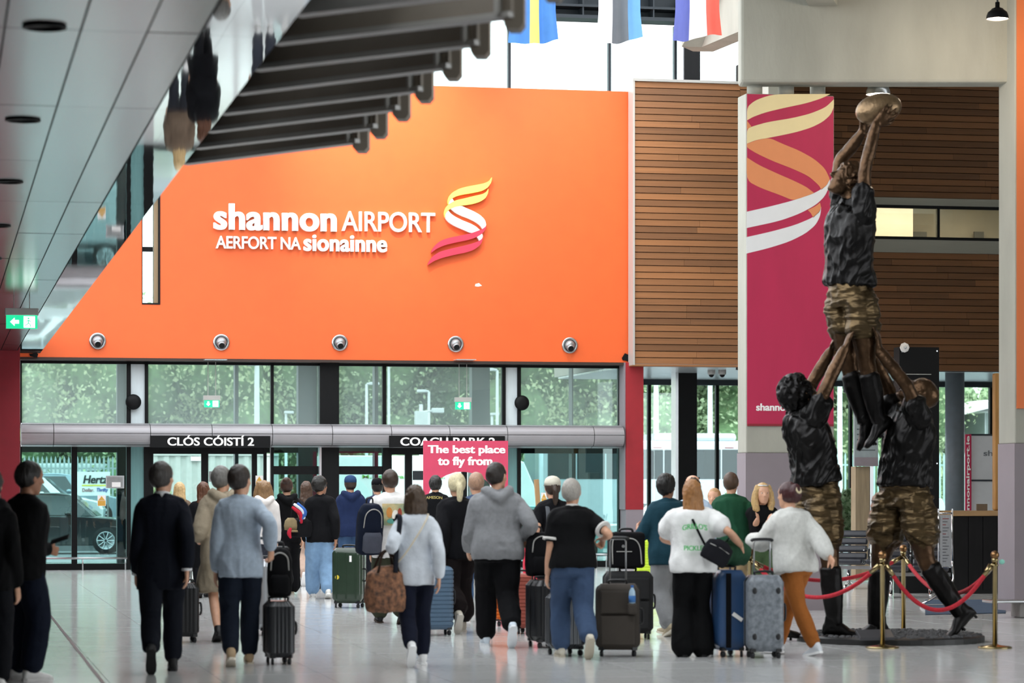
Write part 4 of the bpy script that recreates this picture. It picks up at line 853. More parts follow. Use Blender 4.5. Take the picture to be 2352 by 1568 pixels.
t, J, s = P_('person in black cap half hidden behind the white T-shirt man', 868, 1350, 1.70, R(0), hair=('short', '17130f'), top=dict(c='2a3350', name='jacket', loose=.03), bot=dict(c='1d1f26'), seed=13); cap(t, J, s, '0c0c10')
t, J, s = P_('man in white T-shirt with a picture print on its back', 898, 1432, 1.79, R(0), hair=('buzz', '3a2a20'), top=dict(c='e2e0de', name='t_shirt', sleeve='mid', loose=.05, hem=-.3), bot=dict(c='3a3d30', loose=.04), shoes=('0d0d10', '3a2c20'), gait='left_fwd', seed=14, bw=1.03)
pm = mat('picture_print', 'd9c089', .8, var=.9, vs=9, c2='6f8f78'); hs = MB(); tri = []
for i in range(9):
    for j in range(9): tri.append((-.13+.26*i/8, -.172-.012*math.sin(math.pi*i/8)-.01*math.sin(math.pi*j/8), 1.13+.25*j/8))
hs.add(tri, [(i*9+j, i*9+j+1, (i+1)*9+j+1, (i+1)*9+j) for i in range(8) for j in range(8)]); pp_ = hs.build('picture_print', pm, t, True)
for (cx, cz, rx, rz_, c) in ((-.05, 1.28, .035, .06, 'c98a4a'), (.02, 1.24, .04, .07, 'e8e4d8'), (.07, 1.27, .025, .06, 'a04a3a'), (-.02, 1.18, .06, .03, '5d9a8c')):
    MB().poly([(cx+rx*math.cos(a), -.198, cz+rz_*math.sin(a)) for a in np.linspace(0, 2*math.pi, 12, endpoint=False)], (0, .004, 0)).build('print_patch', fab(c), pp_)
g = W(846, 1272, dep(1432)-.3); backpack('navy backpack with grey front pocket slung beside the white T-shirt man', g, R(12), fab('131a2a'), .30, .2, .58, fab('4a4d58'), R(10))
t, J, s = P_('woman with brown bob in pale grey top and navy trousers', 955, 1528, 1.60, R(-2), hair=('bob', '4a3828'), top=dict(c='d3d9e1', name='long_sleeved_top', loose=.022, hem=-.24), bot=dict(c='121626', loose=.01), shoes=('eeeeee', 'ffffff'), gait='left_trail', seed=15, sw=.155, rh='back', lpx=(905, 1262, .05), bw=.98)
strap(t, [(-.16, .06, 1.28), (-.155, -.01, 1.325), (-.15, -.08, 1.27), (-.19, -.15, 1.0), (-.2, -.16, .82)], .022, fab('20222a'), 'bag_strap')
strap(t, [(.1, .05, 1.33), (.1, -.06, 1.32), (.03, -.14, 1.2), (-.1, -.14, 1.0), (-.18, -.1, .9)], .008, fab('d8cdb8'), 'thin_strap')
g = W(886, 1404, dep(1528)-.12); hb = thing('weekend_bag', 'brown floral weekend bag hanging from the shoulder of the bob haired woman', 'bag', g, R(15), 'backpacks and bags')
mfl = mat('floral_fabric', '3c2c24', .85, var=.9, vs=26, c2='9a6a4c', bump=.2, bs=40); mb = bagmesh(MB(), .36, .2, .40, 0, 2.4, .55, .06)
obj('bag_body', remeshed(mb, .011, 2, mfl, 'bag', fabric_disp(.012, 9, 6)), hb)
for sy in (-.06, .06): MB().tube([(-.1, sy, .34), (-.04, sy*.4, .5), (.04, sy*.3, .52), (.1, sy, .34)], .011, 8, 4).build('bag_handle', fab('2c1f18'), hb, True)
suitcase('black ribbed cabin suitcase beside the man in pale blue sweater', 640, 1524, .25, .36, .56, R(2), lug('26282c', .3), 'v', 1.02)
g = W(642, 1385, dep(1524)-.02); backpack('black backpack riding on the black cabin suitcase', (g[0], g[1], .60), R(-5), fab('0c0c0f'), .22, .18, .42)
suitcase('black suitcase standing behind the man in the navy suit', 424, 1474, .27, .38, .60, R(0), lug('101114', .4), 'v', 1.0)
suitcase('tall silver suitcase edge behind the man in pale blue sweater', 611, 1458, .24, .5, .80, R(4), lug('a3a6aa', .3, metal=.5), 'v', 1.02)
t = suitcase('large dark green hard suitcase with yellow round sticker', 802, 1395, .40, .30, .78, R(-24), lug('2a3a2c', .22), None, None, tag_=None)
MB().lathe([(.028, 0), (.028, .004)], c=(-.12, -.151, .40), axis=(0, -1, 0)).build('round_sticker', fab('d8c040'), t); MB().box((.06, -.152, .64), (.03, .004, .08)).build('white_label', M_white, t)
for sx in (-.13, 0, .13): MB().box((sx, -.15, .42), (.02, .012, .6)).build('shell_rib', lug('2a3a2c'), t, bevel=.004)
suitcase('black suitcase far off between light jeans and green suitcase', 752, 1352, .36, .24, .62, R(0), lug('15161a', .4), None, None)
suitcase('steel blue suitcase with horizontal ribs behind the bob haired woman', 988, 1458, .47, .28, .73, R(2), lug('52697f', .35), 'h')
P_('platinum blonde woman in black jacket and flared dark brown trousers', 1052, 1452, 1.74, R(4), hair=('pony', 'dccfa8'), top=dict(c='0e0e12', name='jacket', loose=.045, hem=-.2), bot=dict(c='171112', loose=.035, flare=.05, len=1.75), shoes=('cfc7b8', 'ddd6ca'), gait='left_trail', seed=16, lh='back')
P_('balding man in blue jeans hidden behind the grey hoodie man', 1096, 1428, 1.76, R(0), hair=('buzz', 'a8846c'), top=dict(c='3a4a66', name='shirt', loose=.03), bot=dict(c='4d6b90', kind='denim'), shoes=('1c1c20', 'e0ddd8'), seed=17, gait='right_trail')
t, J, s = P_('dark haired person in black jacket with JAMESON lettering inside the pink arch', 1000, 1352, 1.74, R(-10), hair=('thick', '141210'), top=dict(c='0b0c0f', name='jacket', loose=.04), bot=dict(c='17181c'), seed=18)
text('JAMESON', lambda V: np.c_[W(975, 1145, 42.3)[0]+V[:, 0], np.full(len(V), W(990, 1145, 42.3)[1])-V[:, 2], W(990, 1147, 42.3)[2]+V[:, 1]-.5*(V[:, 0]-.14)**2], .27, .055, mat('gold_print', 'b8a860', .6), t, .01, .006, True, 'letter')
P_('big man in grey hoodie and black joggers, white trainers', 1143, 1484, 1.83, R(-4), hair=('buzz', '241c18'), top=dict(c='838487', name='hoodie', kind='knit', hood=1, loose=.03, hem=-.16), bot=dict(c='0a0a0d', loose=.03), shoes=('d3dee8', 'e8ecf0'), gait='right_trail', rpx=(1208, 1235, .1), grip=(0, 1), seed=19, bw=1.24, belly=.05, sw=.195, hy=-38, lh='fwd')
suitcase('black suitcase under a black backpack beside the grey hoodie man', 1248, 1486, .27, .42, .66, R(4), lug('17181b', .35), 'v', 1.1)
g = W(1238, 1335, dep(1484)); backpack('black backpack standing on the suitcase beside the grey hoodie man', (g[0], g[1]-.02, .69), R(5), fab('0b0b0e'), .27, .2, .43)
suitcase('salmon pink ribbed suitcase behind the grey hoodie man', 1196, 1454, .22, .36, .64, R(4), lug('9c4f42', .4), 'h')
suitcase('orange suitcase just showing behind black joggers', 1160, 1436, .3, .4, .62, R(0), lug('d86a1c', .4), 'h')
t, J, s = P_('woman in white cap and black T-shirt behind the grey haired man', 1272, 1434, 1.68, R(4), hair=('pony', '3a2a1e'), top=dict(c='0e0e12', name='t_shirt', sleeve='short', loose=.02), bot=dict(c='1a1b20'), seed=20, lpx=(1228, 1228, .1), sw=.16); cap(t, J, s, 'd8d2c2')
strap(t, [(-.09, .08, 1.3), (-.09, -.02, 1.37), (-.1, -.12, 1.25), (-.1, -.13, 1.0)], .026, fab('5a5d62'), 'pack_strap')
t, J, s = P_('grey haired man in black polo shirt and blue jeans walking', 1316, 1510, 1.66, R(-2), hair=('short', 'a39d95'), top=dict(c='0c0c0e', name='polo_shirt', sleeve='short', loose=.035, collar='d9d6d2', cuff='d9d6d2', hem=-.06), bot=dict(c='3d4f6b', kind='denim', loose=.028), shoes=('c9c2b2', 'b7ae9c'), gait='right_trail', rpx=(1386, 1236, .12), grip=(0, 1), seed=21, bw=1.12, belly=.03, hy=-25, sw=.18)
MB().tube([(.165*math.cos(a)*s*1.09, .115*math.sin(a)*s*1.12, .955*s) for a in np.linspace(0, 2*math.pi, 25)], .018, 8, flat=1.2).build('belt', mat('belt_leather', '231712', .5), t, True)
suitcase('silver framed suitcase partly hidden by the man in blue jeans', 1298, 1504, .30, .34, .58, R(10), lug('55585c', .25, metal=.6), 'v')
t = suitcase('dark brown fabric suitcase with water bottle beside the man in jeans', 1419, 1506, .40, .26, .67, R(-14), lug('3b342d', .8, bump=.3, bs=220), None, 1.09, soft=True)
q0 = parent_matrix(t).inverted()@Vector(W(1452, 1392, dep(1506)-.2)); MB().box((q0[0], q0[1], q0[2]-.02), (.09, .08, .1)).build('bottle_pocket', lug('3b342d'), t, bevel=.02)
b = thing('water_bottle', 'small clear blue labelled water bottle in the brown suitcase pocket', 'bottle', W(1452, 1390, dep(1506)-.2)); MB().lathe([(.03, 0), (.031, .1), (.028, .13), (.013, .16), (.013, .165)], n=16).build('bottle_body', mat('bottle_plastic', 'a9c4d8', .1, var=.03), b, True); MB().lathe([(.0315, .03), (.0315, .09)], n=16).build('bottle_label', fab('4a7ab8'), b, True); MB().lathe([(.014, .165), (.014, .185)], n=12).build('bottle_cap', fab('3a6ab0'), b, True)
suitcase('large black fabric suitcase with a smaller bag on top', 1442, 1467, .50, .3, .70, R(-6), lug('0a0a0c', .8, bump=.25, bs=200), None, None, soft=True)
g = W(1438, 1310, dep(1467)); t = thing('cabin_bag', 'black cabin bag with grey piping lying on the large black suitcase', 'bag', (g[0], g[1], .735), R(-8), 'backpacks and bags'); MB().loft([np.c_[rrect(.38-i_, .22-i_, .05), np.full(24, z)] for z, i_ in ((0, .05), (.015, .01), (.03, 0), (.33, 0), (.355, .015), (.37, .07))]).build('bag_body', fab('0b0b0e'), t, True)
MB().tube([(-.15, -.112, .04), (-.15, -.114, .27), (-.1, -.114, .3), (.06, -.114, .3), (.13, -.114, .22), (.15, -.112, .04)], .006, 6, 4).build('piping', M_lip, t, True); MB().box((-.03, -.113, .17), (.16, .006, .008)).build('zip_line', M_lip, t); MB().lathe([(.016, 0), (.016, .006)], c=(-.04, -.111, .225), axis=(0, -1, 0)).build('badge', M_steel, t); MB().tube([(-.07, 0, .37), (-.05, 0, .4), (.05, 0, .4), (.07, 0, .37)], .012, 8, 3).build('carry_handle', M_plast, t, True)
suitcase('bright lime green ribbed suitcase beyond the teal shirt man', 1487, 1342, .4, .26, .73, R(0), lug('c4e03a', .4), 'h')
P_('dark haired man in teal shirt and grey trousers reaching to a black bag', 1537, 1460, 1.72, R(12), skin=SKIN2, hair=('thick', '15110f'), top=dict(c='1d3d4a', name='shirt', sleeve='mid', loose=.05, hem=-.26), bot=dict(c='8d8e90', loose=.03), shoes=('b5a68a', 'd8d0c0'), gait='right_fwd', lpx=(1466, 1214, .25), seed=22, hy=-50, bw=1.08)
t, J, s = P_('man in pale blue shirt with sunglasses on his head, hidden by the long haired girl', 1592, 1440, 1.70, R(-10), hair=('balding', '3a2c22'), top=dict(c='b9cbe0', name='shirt', loose=.03), bot=dict(c='c9c6c0', loose=.03), shoes=('8d8264', 'd8d0b8'), seed=23)
x, f, u = headframe(J); MB().tube([J['H']+(x*.075*math.cos(a)+f*(.085*math.sin(a)-.01)+u*.1)*s for a in np.linspace(0, 3.14, 12)], .009, 8).build('sunglasses', M_black, t, True)
t, J, s = P_('long haired blonde girl in white T-shirt with green lettering, black trousers', 1592, 1508, 1.63, R(-4), hair=('long', '9a6a3c'), top=dict(c='e9e9e8', name='t_shirt', sleeve='short', loose=.06, hem=-.16, arm=1.1), bot=dict(c='09090b', loose=.02, flare=.045, len=2.02), shoes=('0d0d10', '101012'), gait='stand', rpx=(1702, 1252, .05), lpx=(1560, 1250, .35), grip=(0, 1), seed=24, lhint=(-1, -.4, 0), sw=.165, bw=1.04)
GP = mat('green_print', '5cc070', .8)
for body, z, w, h in (("GRILLO'S", 1.185, .23, .05), ('PICKLES', .985, .2, .045)):
    text(body, lambda V, z=z, w=w, t=t: np.array([parent_matrix(t)@Vector((a-w/2-.02, -.182+.6*abs(a-w/2)**2-c, z+b_-1.4*(a-w/2)**2*(1 if z > 1.1 else -.2))) for a, b_, c in V]), w, h, GP, t, .01, .006, True, 'letter', heavy=.02)
strap(t, [(-.05, .1, 1.33), (-.055, 0, 1.36), (-.03, -.12, 1.27), (.04, -.19, 1.1), (.12, -.2, .95)], .013, fab('0b0b0e'), 'bag_strap')
g = W(1634, 1290, dep(1508)-.22); hb = thing('crossbody_bag', 'small black crossbody bag on the back of the long haired girl', 'bag', g, R(-12), 'backpacks and bags'); hb.rotation_euler = (0, R(30), R(-8)); obj('bag_body', remeshed(bagmesh(MB(), .26, .1, .22, 0, 2.2, .5), .011, 3, fab('19191e'), 'bag', fabric_disp(.008, 9, 8)), hb); MB().tube([(-.1, -.045, .14), (0, -.05, .15), (.1, -.045, .14)], .004, 6).build('zip_line', M_lip, hb, True)
P_('fair haired child peeping out behind the long haired girl', 1643, 1412, 1.55, R(150), hair=('short', 'b58a5c'), top=dict(c='d8b9a4', name='t_shirt', sleeve='short'), bot=dict(c='6a6f80'), seed=25, face=True)
P_('man in green polo shirt and khaki shorts talking to the blonde woman', 1680, 1424, 1.74, R(-12), hair=('buzz', '4a3424'), top=dict(c='1f4a34', name='polo_shirt', sleeve='short', loose=.04, hem=-.2), bot=dict(c='b59c78', name='shorts', len=.9, loose=.03), shoes=('8a7050', 'd8d0c0'), seed=26, rpx=(1738, 1166, .12), rhint=(.6, -.4, -.6), bw=1.12, belly=.03, hy=-15)
t, J, s = P_('blonde woman in black top facing the camera, glasses pushed up', 1750, 1426, 1.61, R(172), hair=('lob', 'c3a06a'), top=dict(c='0a0a0c', name='top', sleeve='mid', loose=.012), bot=dict(c='3f5236', loose=.02), seed=27, face=True, hy=8, lpx=(1740, 1192, -.27), rpx=(1764, 1197, -.25), sw=.155)
x, f, u = headframe(J); MB().tube([J['H']+(x*.07*math.cos(a)+f*(.08*math.sin(a))+u*.105)*s for a in np.linspace(0, 3.14, 12)], .007, 8).build('glasses', M_ws, t, True); MB().ball(J['H']+(f*.091-u*.062)*s, np.array((.02, .008, .007))*s, np.c_[x, f, u]).build('lips', mat('lips', 'b0645c', .4), t, True)
for k in (-1, 1): MB().tube([J['H']+(x*(k*.018)+f*.087+u*.032)*s, J['H']+(x*(k*.034)+f*.087+u*.037)*s, J['H']+(x*(k*.05)+f*.075+u*.032)*s], .0035*s, 6).build('eyebrow', hairmat('8a6a40'), t, True)
t, J, s = P_('auburn haired woman in white sweatshirt and rust brown trousers', 1828, 1504, 1.63, R(24), hair=('clip', '3d1417'), top=dict(c='cfcfcb', name='sweatshirt', kind='knit', loose=.065, hem=-.14, arm=.8), bot=dict(c='9a5c2a', loose=.012), shoes=('d9dde2', 'f4f4f4'), gait=((.06, -.22, .1, 12), (-.02, .26, .085, 0)), lpx=(1722, 1240, .3), rpx=(1918, 1296, -.3), grip=(1, 0), seed=28, lean=.06, bw=1.02, lhint=(-.3, -1, -.3))
x, f, u = headframe(J); MB().lathe([(.034, 0), (.036, .01), (.014, .014), (.012, .004)], c=J['H']+(-f*.158+u*.05)*s, n=8, axis=-f+u*.3).build('hair_clip', mat('cream_clip', 'd8c9a4', .4), t, True)
suitcase('navy blue suitcase with black strap and white tags beside the long haired girl', 1669, 1506, .28, .42, .80, R(2), lug('2c4a72', .35), None, 1.02, fab('0c0c10'), tag_=.42)
hb = thing('duffel_bag', 'crumpled dark green duffel bag on the navy blue suitcase', 'bag', (*WF(1678, 1506)[:2], .83), R(10), 'backpacks and bags'); mb = MB(); mb.tube([(-.17, 0, .11), (-.1, 0, .13), (.05, 0, .13), (.17, .0, .1)], [.07, .115, .12, .08], 16, 3); obj('bag_body', remeshed(mb, .011, 2, fab('2c4c38'), 'bag', fabric_disp(.022, 8, 9)), hb); MB().tube([(-.08, -.05, .22), (0, -.04, .29), (.09, -.05, .22)], .011, 8, 4).build('bag_handle', fab('22382c'), hb, True)
t = suitcase('grey marbled suitcase with dark corner studs beside the white sweatshirt woman', 1754, 1510, .34, .28, .76, R(-6), mat('marbled_shell', '5f656c', .4, var=.3, vs=22, c2='8a9098'), None, 1.08)
for sx in (-.11, .11):
    for z in (.2, .62): MB().ball((sx, -.142, z), (.022, .012, .03)).build('corner_stud', M_plast, t, True)
# ================================================================== bronze statue
BR_D = mat('bronze_dark', '201f1f', .42, metal=.9, var=.3, vs=5, bump=.15, bs=24)
BR_B = mat('bronze_brown', '4e3a29', .38, metal=.85, var=.4, vs=8, bump=.3, bs=26)
BR_G = mat('bronze_gold', '54452f', .4, metal=.85, var=.5, vs=7, bump=.4, bs=22, stretch=(.6, .6, 2.2))
BR_L = mat('bronze_pale', '806a50', .4, metal=.85, var=.4, vs=10, bump=.3, bs=25)
DS = 28.1
def S(px, py, dd=0.): return W(px, py, DS+dd)
def cdir(r, f, u): return RT*r+FW*f+UP*u
stt = thing('bronze_statue', 'tall bronze statue of three rugby players in a lineout lift', 'statue', (*W(2045, 1470, DS+.33)[:2], 0))
bc = np.array(stt.location)
MB().lathe([(.95, 0), (.95, .055), (.92, .07)], n=48).build('plinth_disc', mat('plinth_black', '1a1a1b', .5), stt)
gm = MB(); 
for k in range(900):
    a, r = random.uniform(0, 6.28), (.91)*math.sqrt(random.random()); q = random.uniform(.012, .03); gm.ball((r*math.cos(a), r*math.sin(a), .07), (q, q*random.uniform(.7, 1.2), q*.8), n=6, m=4)
gm.build('gravel', mat('dark_gravel', '4a4a4c', .8, var=.4, vs=30), stt, kind='stuff')
pq = W(2010, 1462, DS-.62); pl_ = MB().box((0, 0, .05), (.36, .16, .035), rot=np.array(Matrix.Rotation(R(28), 3, 'X'))); pl_.v = [tuple(np.array(v)+np.array((pq[0], pq[1], .06))) for v in pl_.v]; pl_.build('plaque', mat('plaque_grey', '4c4c50', .4, metal=.4), stt, wc=True, bevel=.006)
def player(J, s, seed, hands, hair='short', hairm=BR_D, sleeve=.75, sock=1.12, shortlen=.62):
    J = {k: (np.asarray(v, float)-bc if k not in ('hf', 'hu', 'tl', 'tr') else np.asarray(v, float)) for k, v in J.items()}; J['swk'] = 1.
    mb = MB(); head(mb, J, s); mb.tube([J['N']-(J['H']-J['N'])*.2, J['N']+(J['H']-J['N'])*.4, J['H']-nrm(J['hu'])*.05*s-nrm(J['hf'])*.015*s], np.array((.07, .062, .06))*s, 12, 2); torso(mb, J, s, -.15, .97, core=.9)
    for k, sg in (('l', -1), ('r', 1)):
        limb(mb, J['s'+k], J['e'+k], J['w'+k], (ARM+.006)*s); d, pn, cu = hands[k]; hand(mb, J['w'+k], d, np.asarray(pn, float), 1 if sg > 0 else -1, s*1.12, cu, .6)
        limb(mb, J['h'+k], J['k'+k], J['a'+k], (LEG+np.array((.012, .014, .006, .008, .003)))*s); mb.ball(J['k'+k], .062*s)
    def musc(co, no): return .010*(vnoise(co*11, seed)-.5)+.006*(vnoise(co*30, seed)-.5)
    p = obj('player', remeshed(mb, .0125, 2, BR_B, 'player', musc), stt)
    tb = MB(); torso(tb, J, s, .07, .985, .03, 1.03)
    for k in 'lr':
        tb.ball(J['s'+k], .075*s); tb.tube([J['N'], J['s'+k]], np.array((.07, .072))*s, 12); limb(tb, J['s'+k], J['e'+k], J['w'+k], (ARM+.028)*s, 0, sleeve)
    cl = nrm(J['N']-J['P']); tb.tube([J['N']-cl*.05*s, J['N']+cl*.03*s+nrm(J['hf'])*.01], np.array((.09, .078))*s, 14)
    obj('jersey', remeshed(tb, 0.0128, 2, BR_D, 'jersey', lambda co, no: fabric_disp(.034, 8, seed, (1.2, 1.2, .45))(co@np.array(((.9, 0, .4), (0, 1, 0), (-.4, 0, .9))), no)), p)
    pb = MB(); torso(pb, J, s, -.2, .2, .01, 1.0)
    for k in 'lr': limb(pb, J['h'+k], J['k'+k], J['a'+k], (LEG+np.array((.03, .042, .04, .03, .03)))*s, 0, shortlen)
    obj('shorts', remeshed(pb, 0.0128, 2, BR_G, 'shorts', fabric_disp(.03, 9, seed+2, (.45, .45, 1.6))), p)
    for k in 'lr':
        sk = MB(); limb(sk, J['h'+k], J['k'+k], J['a'+k], (LEG+np.array((.012, .014, .012, .018, .012)))*s, sock, 2.); A = J['k'+k]+(J['a'+k]-J['k'+k])*(sock-1); sk.tube([A, A+(J['a'+k]-J['k'+k])*.07], .074*s, 14)
        obj('sock', remeshed(sk, 0.0128, 2, BR_D, 'sock', fabric_disp(.008, 10, seed+3)), p)
        A = J['a'+k]; f = nrm(J['t'+k]); side = nrm(np.cross(f, (0, 0, 1) if abs(f[2]) < .9 else -FW)); u = np.cross(side, f); T = lambda x, y, z: A+(side*x+f*y+u*z)*s
        sb = MB(); sb.ell([(T(0, -.08, -.05), side*.028*s, u*.03*s), (T(0, -.06, -.03), side*.038*s, u*.05*s), (T(0, -.01, -.02), side*.043*s, u*.06*s), (T(0, .05, -.035), side*.045*s, u*.045*s), (T(0, .11, -.055), side*.05*s, u*.03*s), (T(0, .165, -.06), side*.043*s, u*.024*s), (T(0, .2, -.064), side*.022*s, u*.014*s)], 14); sb.tube([T(0, -.02, -.02), T(0, -.02, .05)], .052*s, 12)
        bo = obj('boot', remeshed(sb, 0.0128, 1, BR_D, 'boot', fabric_disp(.006, 12, seed)), p)
        for q in ((-.02, .13), (.02, .13), (-.025, .06), (.025, .06), (0, -.06)): MB().cyl(T(q[0], q[1], -.07), T(q[0], q[1], -.1), .009*s, n=8).build('stud', BR_D, bo)
    if hair: obj('hair', remeshed(hair_mesh(J, s, hair, seed), .009, 1, hairm, 'hair', lambda co, no: .05*((1-abs(2*vnoise(co*20, seed)-1))-.5)), p)
    return p
U_ = np.array((0, 0, 1.))
# lifted jumper
player(dict(P=S(1953, 668), N=S(1958, 468), H=S(1946, 416, 0), hf=cdir(-.80, -.25, .5), hu=cdir(.55, 0, .8), sl=S(1984, 500, -.2), sr=S(1938, 488, .24), el=S(1986, 392, -.25), er=S(1926, 378, .22), wl=S(2012, 285, -.19), wr=S(1982, 302, .1),
            hl=S(1976, 690, -.13), hr=S(1930, 690, .13), kl=S(1992, 838, -.12), kr=S(1950, 838, .10), al=S(2018, 968, -.1), ar=S(1986, 968, .08), tl=cdir(-.6, -.15, -.6), tr=cdir(-.45, -.1, -.75)), 1.43, 31,
       dict(l=(cdir(.66, -.1, .6), cdir(-.1, .98, .1), .32), r=(cdir(.1, -.1, 1), cdir(.5, -.6, .3), .35)), 'short', BR_B, .6, 1.18, .45)
b = MB().ball((0, 0, 0), (.235, .158, .158), n=24, m=16); rot = np.c_[nrm(cdir(.96, -.1, .22)), nrm(np.cross(cdir(0, 0, 1), cdir(.96, -.1, .22))), nrm(np.cross(cdir(.96, -.1, .22), np.cross(cdir(0, 0, 1), cdir(.96, -.1, .22))))]
b.v = [tuple(rot@np.array(v)+S(2018, 251)) for v in b.v]; b.build('rugby_ball', BR_L, stt, True, wc=True)
# lifter on the left, reaching up
player(dict(P=S(1876, 1120), N=S(1842, 950), H=S(1838, 905), hf=cdir(.72, .3, .62), hu=cdir(-.6, 0, .8), sr=S(1872, 958, -.24), sl=S(1832, 950, .26), er=S(1896, 893, -.3), el=S(1866, 880, .25), wr=S(1940, 800, -.22), wl=S(1908, 806, .2),
            hr=S(1890, 1150, -.13), hl=S(1858, 1150, .13), kr=S(1906, 1290, -.16), kl=S(1822, 1290, .2), ar=S(1918, 1432, -.14), al=S(1776, 1432, .3), tr=cdir(.97, -.15, -.12), tl=cdir(.9, -.1, -.1)), 1.48, 37,
       dict(r=(cdir(.35, .1, .9), cdir(.9, .2, -.2), .5), l=(cdir(.4, -.1, .9), cdir(.8, -.4, -.2), .45)), 'thick', BR_D, .62, 1.1, .62)
# lifter on the right
player(dict(P=S(2078, 1130), N=S(2096, 948), H=S(2110, 908), hf=cdir(-.5, .12, .85), hu=cdir(.85, 0, .5), sl=S(2112, 962, -.26), sr=S(2052, 950, .26), el=S(2084, 888, -.32), er=S(2040, 890, .22), wl=S(2020, 806, -.24), wr=S(2004, 815, .18),
            hl=S(2104, 1150, -.14), hr=S(2046, 1150, .14), kl=S(2128, 1290, -.16), kr=S(2022, 1295, .15), al=S(2206, 1408, -.14), ar=S(2012, 1434, .18), tl=cdir(-.72, -.1, -.70), tr=cdir(-.9, -.2, -.1)), 1.5, 43,
       dict(l=(cdir(-.08, .1, 1), cdir(-.8, .4, .1), .2), r=(cdir(-.2, -.1, .95), cdir(-.6, -.5, 0), .5)), None, BR_D, .5, 1.1, .62)
# ================================================================== rope barrier
M_brass = mat('polished_brass', '9c8c66', .2, metal=1., var=.1, vs=12); M_rope = mat('red_rope', 'b3192b', .8, var=.15, vs=40, bump=.5, bs=60); M_brass2 = mat('aged_brass_ball', '8d6a48', .35, metal=1., var=.15)
posts = {'near': (2027, 1488, 'brass barrier post with ball top nearest the middle of the statue'), 'right': (2285, 1488, 'brass barrier post at the far right with mint tag'), 'back': (2075, 1452, 'brass barrier post standing behind the statue base'), 'left': (1722, 1472, 'brass barrier post hidden behind the grey suitcase')}
PP = {}
for k, (u, v, lab) in posts.items():
    g = WF(u, v); PP[k] = g; t = thing('barrier_post', lab, 'barrier post', (g[0], g[1], 0), 0, 'rope barrier posts')
    MB().lathe([(.165, 0), (.165, .012), (.15, .02), (.06, .03), (.03, .04)], n=32).build('base', M_brass, t, True); MB().lathe([(.024, .03), (.024, .84), (.033, .845), (.033, .87), (.02, .875)], n=20).build('pole', M_brass, t, True); MB().ball((0, 0, .905), .042, n=18, m=12).build('ball_finial', M_brass2, t, True)
    MB().lathe([(.036, .80), (.036, .815)], n=20).build('hook_ring', M_brass, t, True)
    if k == 'right': MB().ball((.065, -.02, .84), (.03, .012, .025)).build('mint_tag', fab('8fd0c0'), t, True)
for a, b_, sag, lab in (('near', 'right', .44, 'red velvet rope sagging in front of the statue'), ('left', 'near', .34, 'red twisted rope passing behind the white sweatshirt woman'), ('back', 'right', .34, 'red velvet rope behind the trailing bronze leg'), ('left', 'back', .22, 'red rope along the far side of the statue base')):
    A, B = PP[a]+np.array((0, 0, .81)), PP[b_]+np.array((0, 0, .81)); d = nrm(B-A); A = A+d*.04; B = B-d*.04; Pn = [A+(B-A)*q+np.array((0, 0, -sag*4*q*(1-q))) for q in np.linspace(0, 1, 17)]
    t = thing('barrier_rope', lab, 'rope', (*((A+B)/2)[:2], .3), 0, 'red barrier ropes'); MB().tube(Pn[1:-1], .021, 10, 2).build('rope', M_rope, t, True, wc=True)
    for e in (Pn[:2], Pn[-2:]): MB().tube([e[0], e[1]], .024, 12).build('rope_end', M_brass, t, True, wc=True)
# ================================================================== banners
t = thing('column_banner_print', 'magenta banner with cream, orange and white ribbons on the concrete column', 'banner', (c1a, YC-.012, 4))
piece('banner_sheet', M_mag, (c1a+.012, YC-.012, ZY(1713, 975, YC)), (c1b-.012, YC-.004, ztop-.01), t)
piece('bottom_rod', M_dred, (c1a+.012, YC-.02, ZY(1713, 978, YC)), (c1b-.012, YC-.002, ZY(1713, 973, YC)), t)
BC, BO, BW_ = mat('cream_print', 'ecd9a4', .6, var=.02), mat('orange_print', 'e28f5c', .6, var=.02), mat('white_print', 'e6e7e8', .6, var=.02); Zb = (3.825, 1690, 190); yb = YC-.0125
for P, m_ in (([(100, 212), (170, 155), (280, 115), (380, 99), (830, 99), (760, 135), (620, 180), (420, 222), (260, 260), (150, 300), (100, 330)], BC), ([(98, 408), (140, 385), (280, 345), (500, 310), (660, 270), (790, 215), (862, 145), (862, 215), (830, 285), (760, 345), (660, 395), (520, 437), (300, 482), (180, 502), (98, 535)], BC),
              ([(98, 332), (137, 385), (98, 408)], BO), ([(98, 537), (180, 505), (295, 483), (400, 532), (560, 597), (690, 670), (780, 750), (820, 830), (825, 850), (800, 900), (750, 940), (735, 905), (640, 820), (500, 755), (330, 690), (190, 625), (98, 570)], BO),
              ([(96, 655), (200, 722), (370, 800), (520, 865), (620, 915), (690, 970), (580, 1010), (498, 1033), (400, 990), (220, 925), (96, 860)], BO), ([(94, 1133), (300, 1087), (500, 1035), (690, 970), (790, 910), (827, 848), (822, 910), (780, 1000), (700, 1075), (560, 1150), (380, 1215), (94, 1276)], BW_),
              ([(92, 1356), (300, 1310), (520, 1250), (680, 1182), (735, 1130), (750, 1090), (742, 1170), (700, 1250), (610, 1325), (470, 1395), (280, 1455), (92, 1500)], BW_), ([(740, 1052), (750, 1095), (735, 1135), (680, 1185), (660, 1145), (632, 1118), (700, 1085)], BO)):
    ribbon(P, *Zb, yb, .003, m_, t, 'printed_ribbon')
ptext('shannon', 1737, 1815, 926, 943, yb, M_white, t, bold=.02, heavy=.02, depth=.003); ptext('AIRPORT', 1822, 1880, 930, 943, yb, M_white, t, depth=.003)
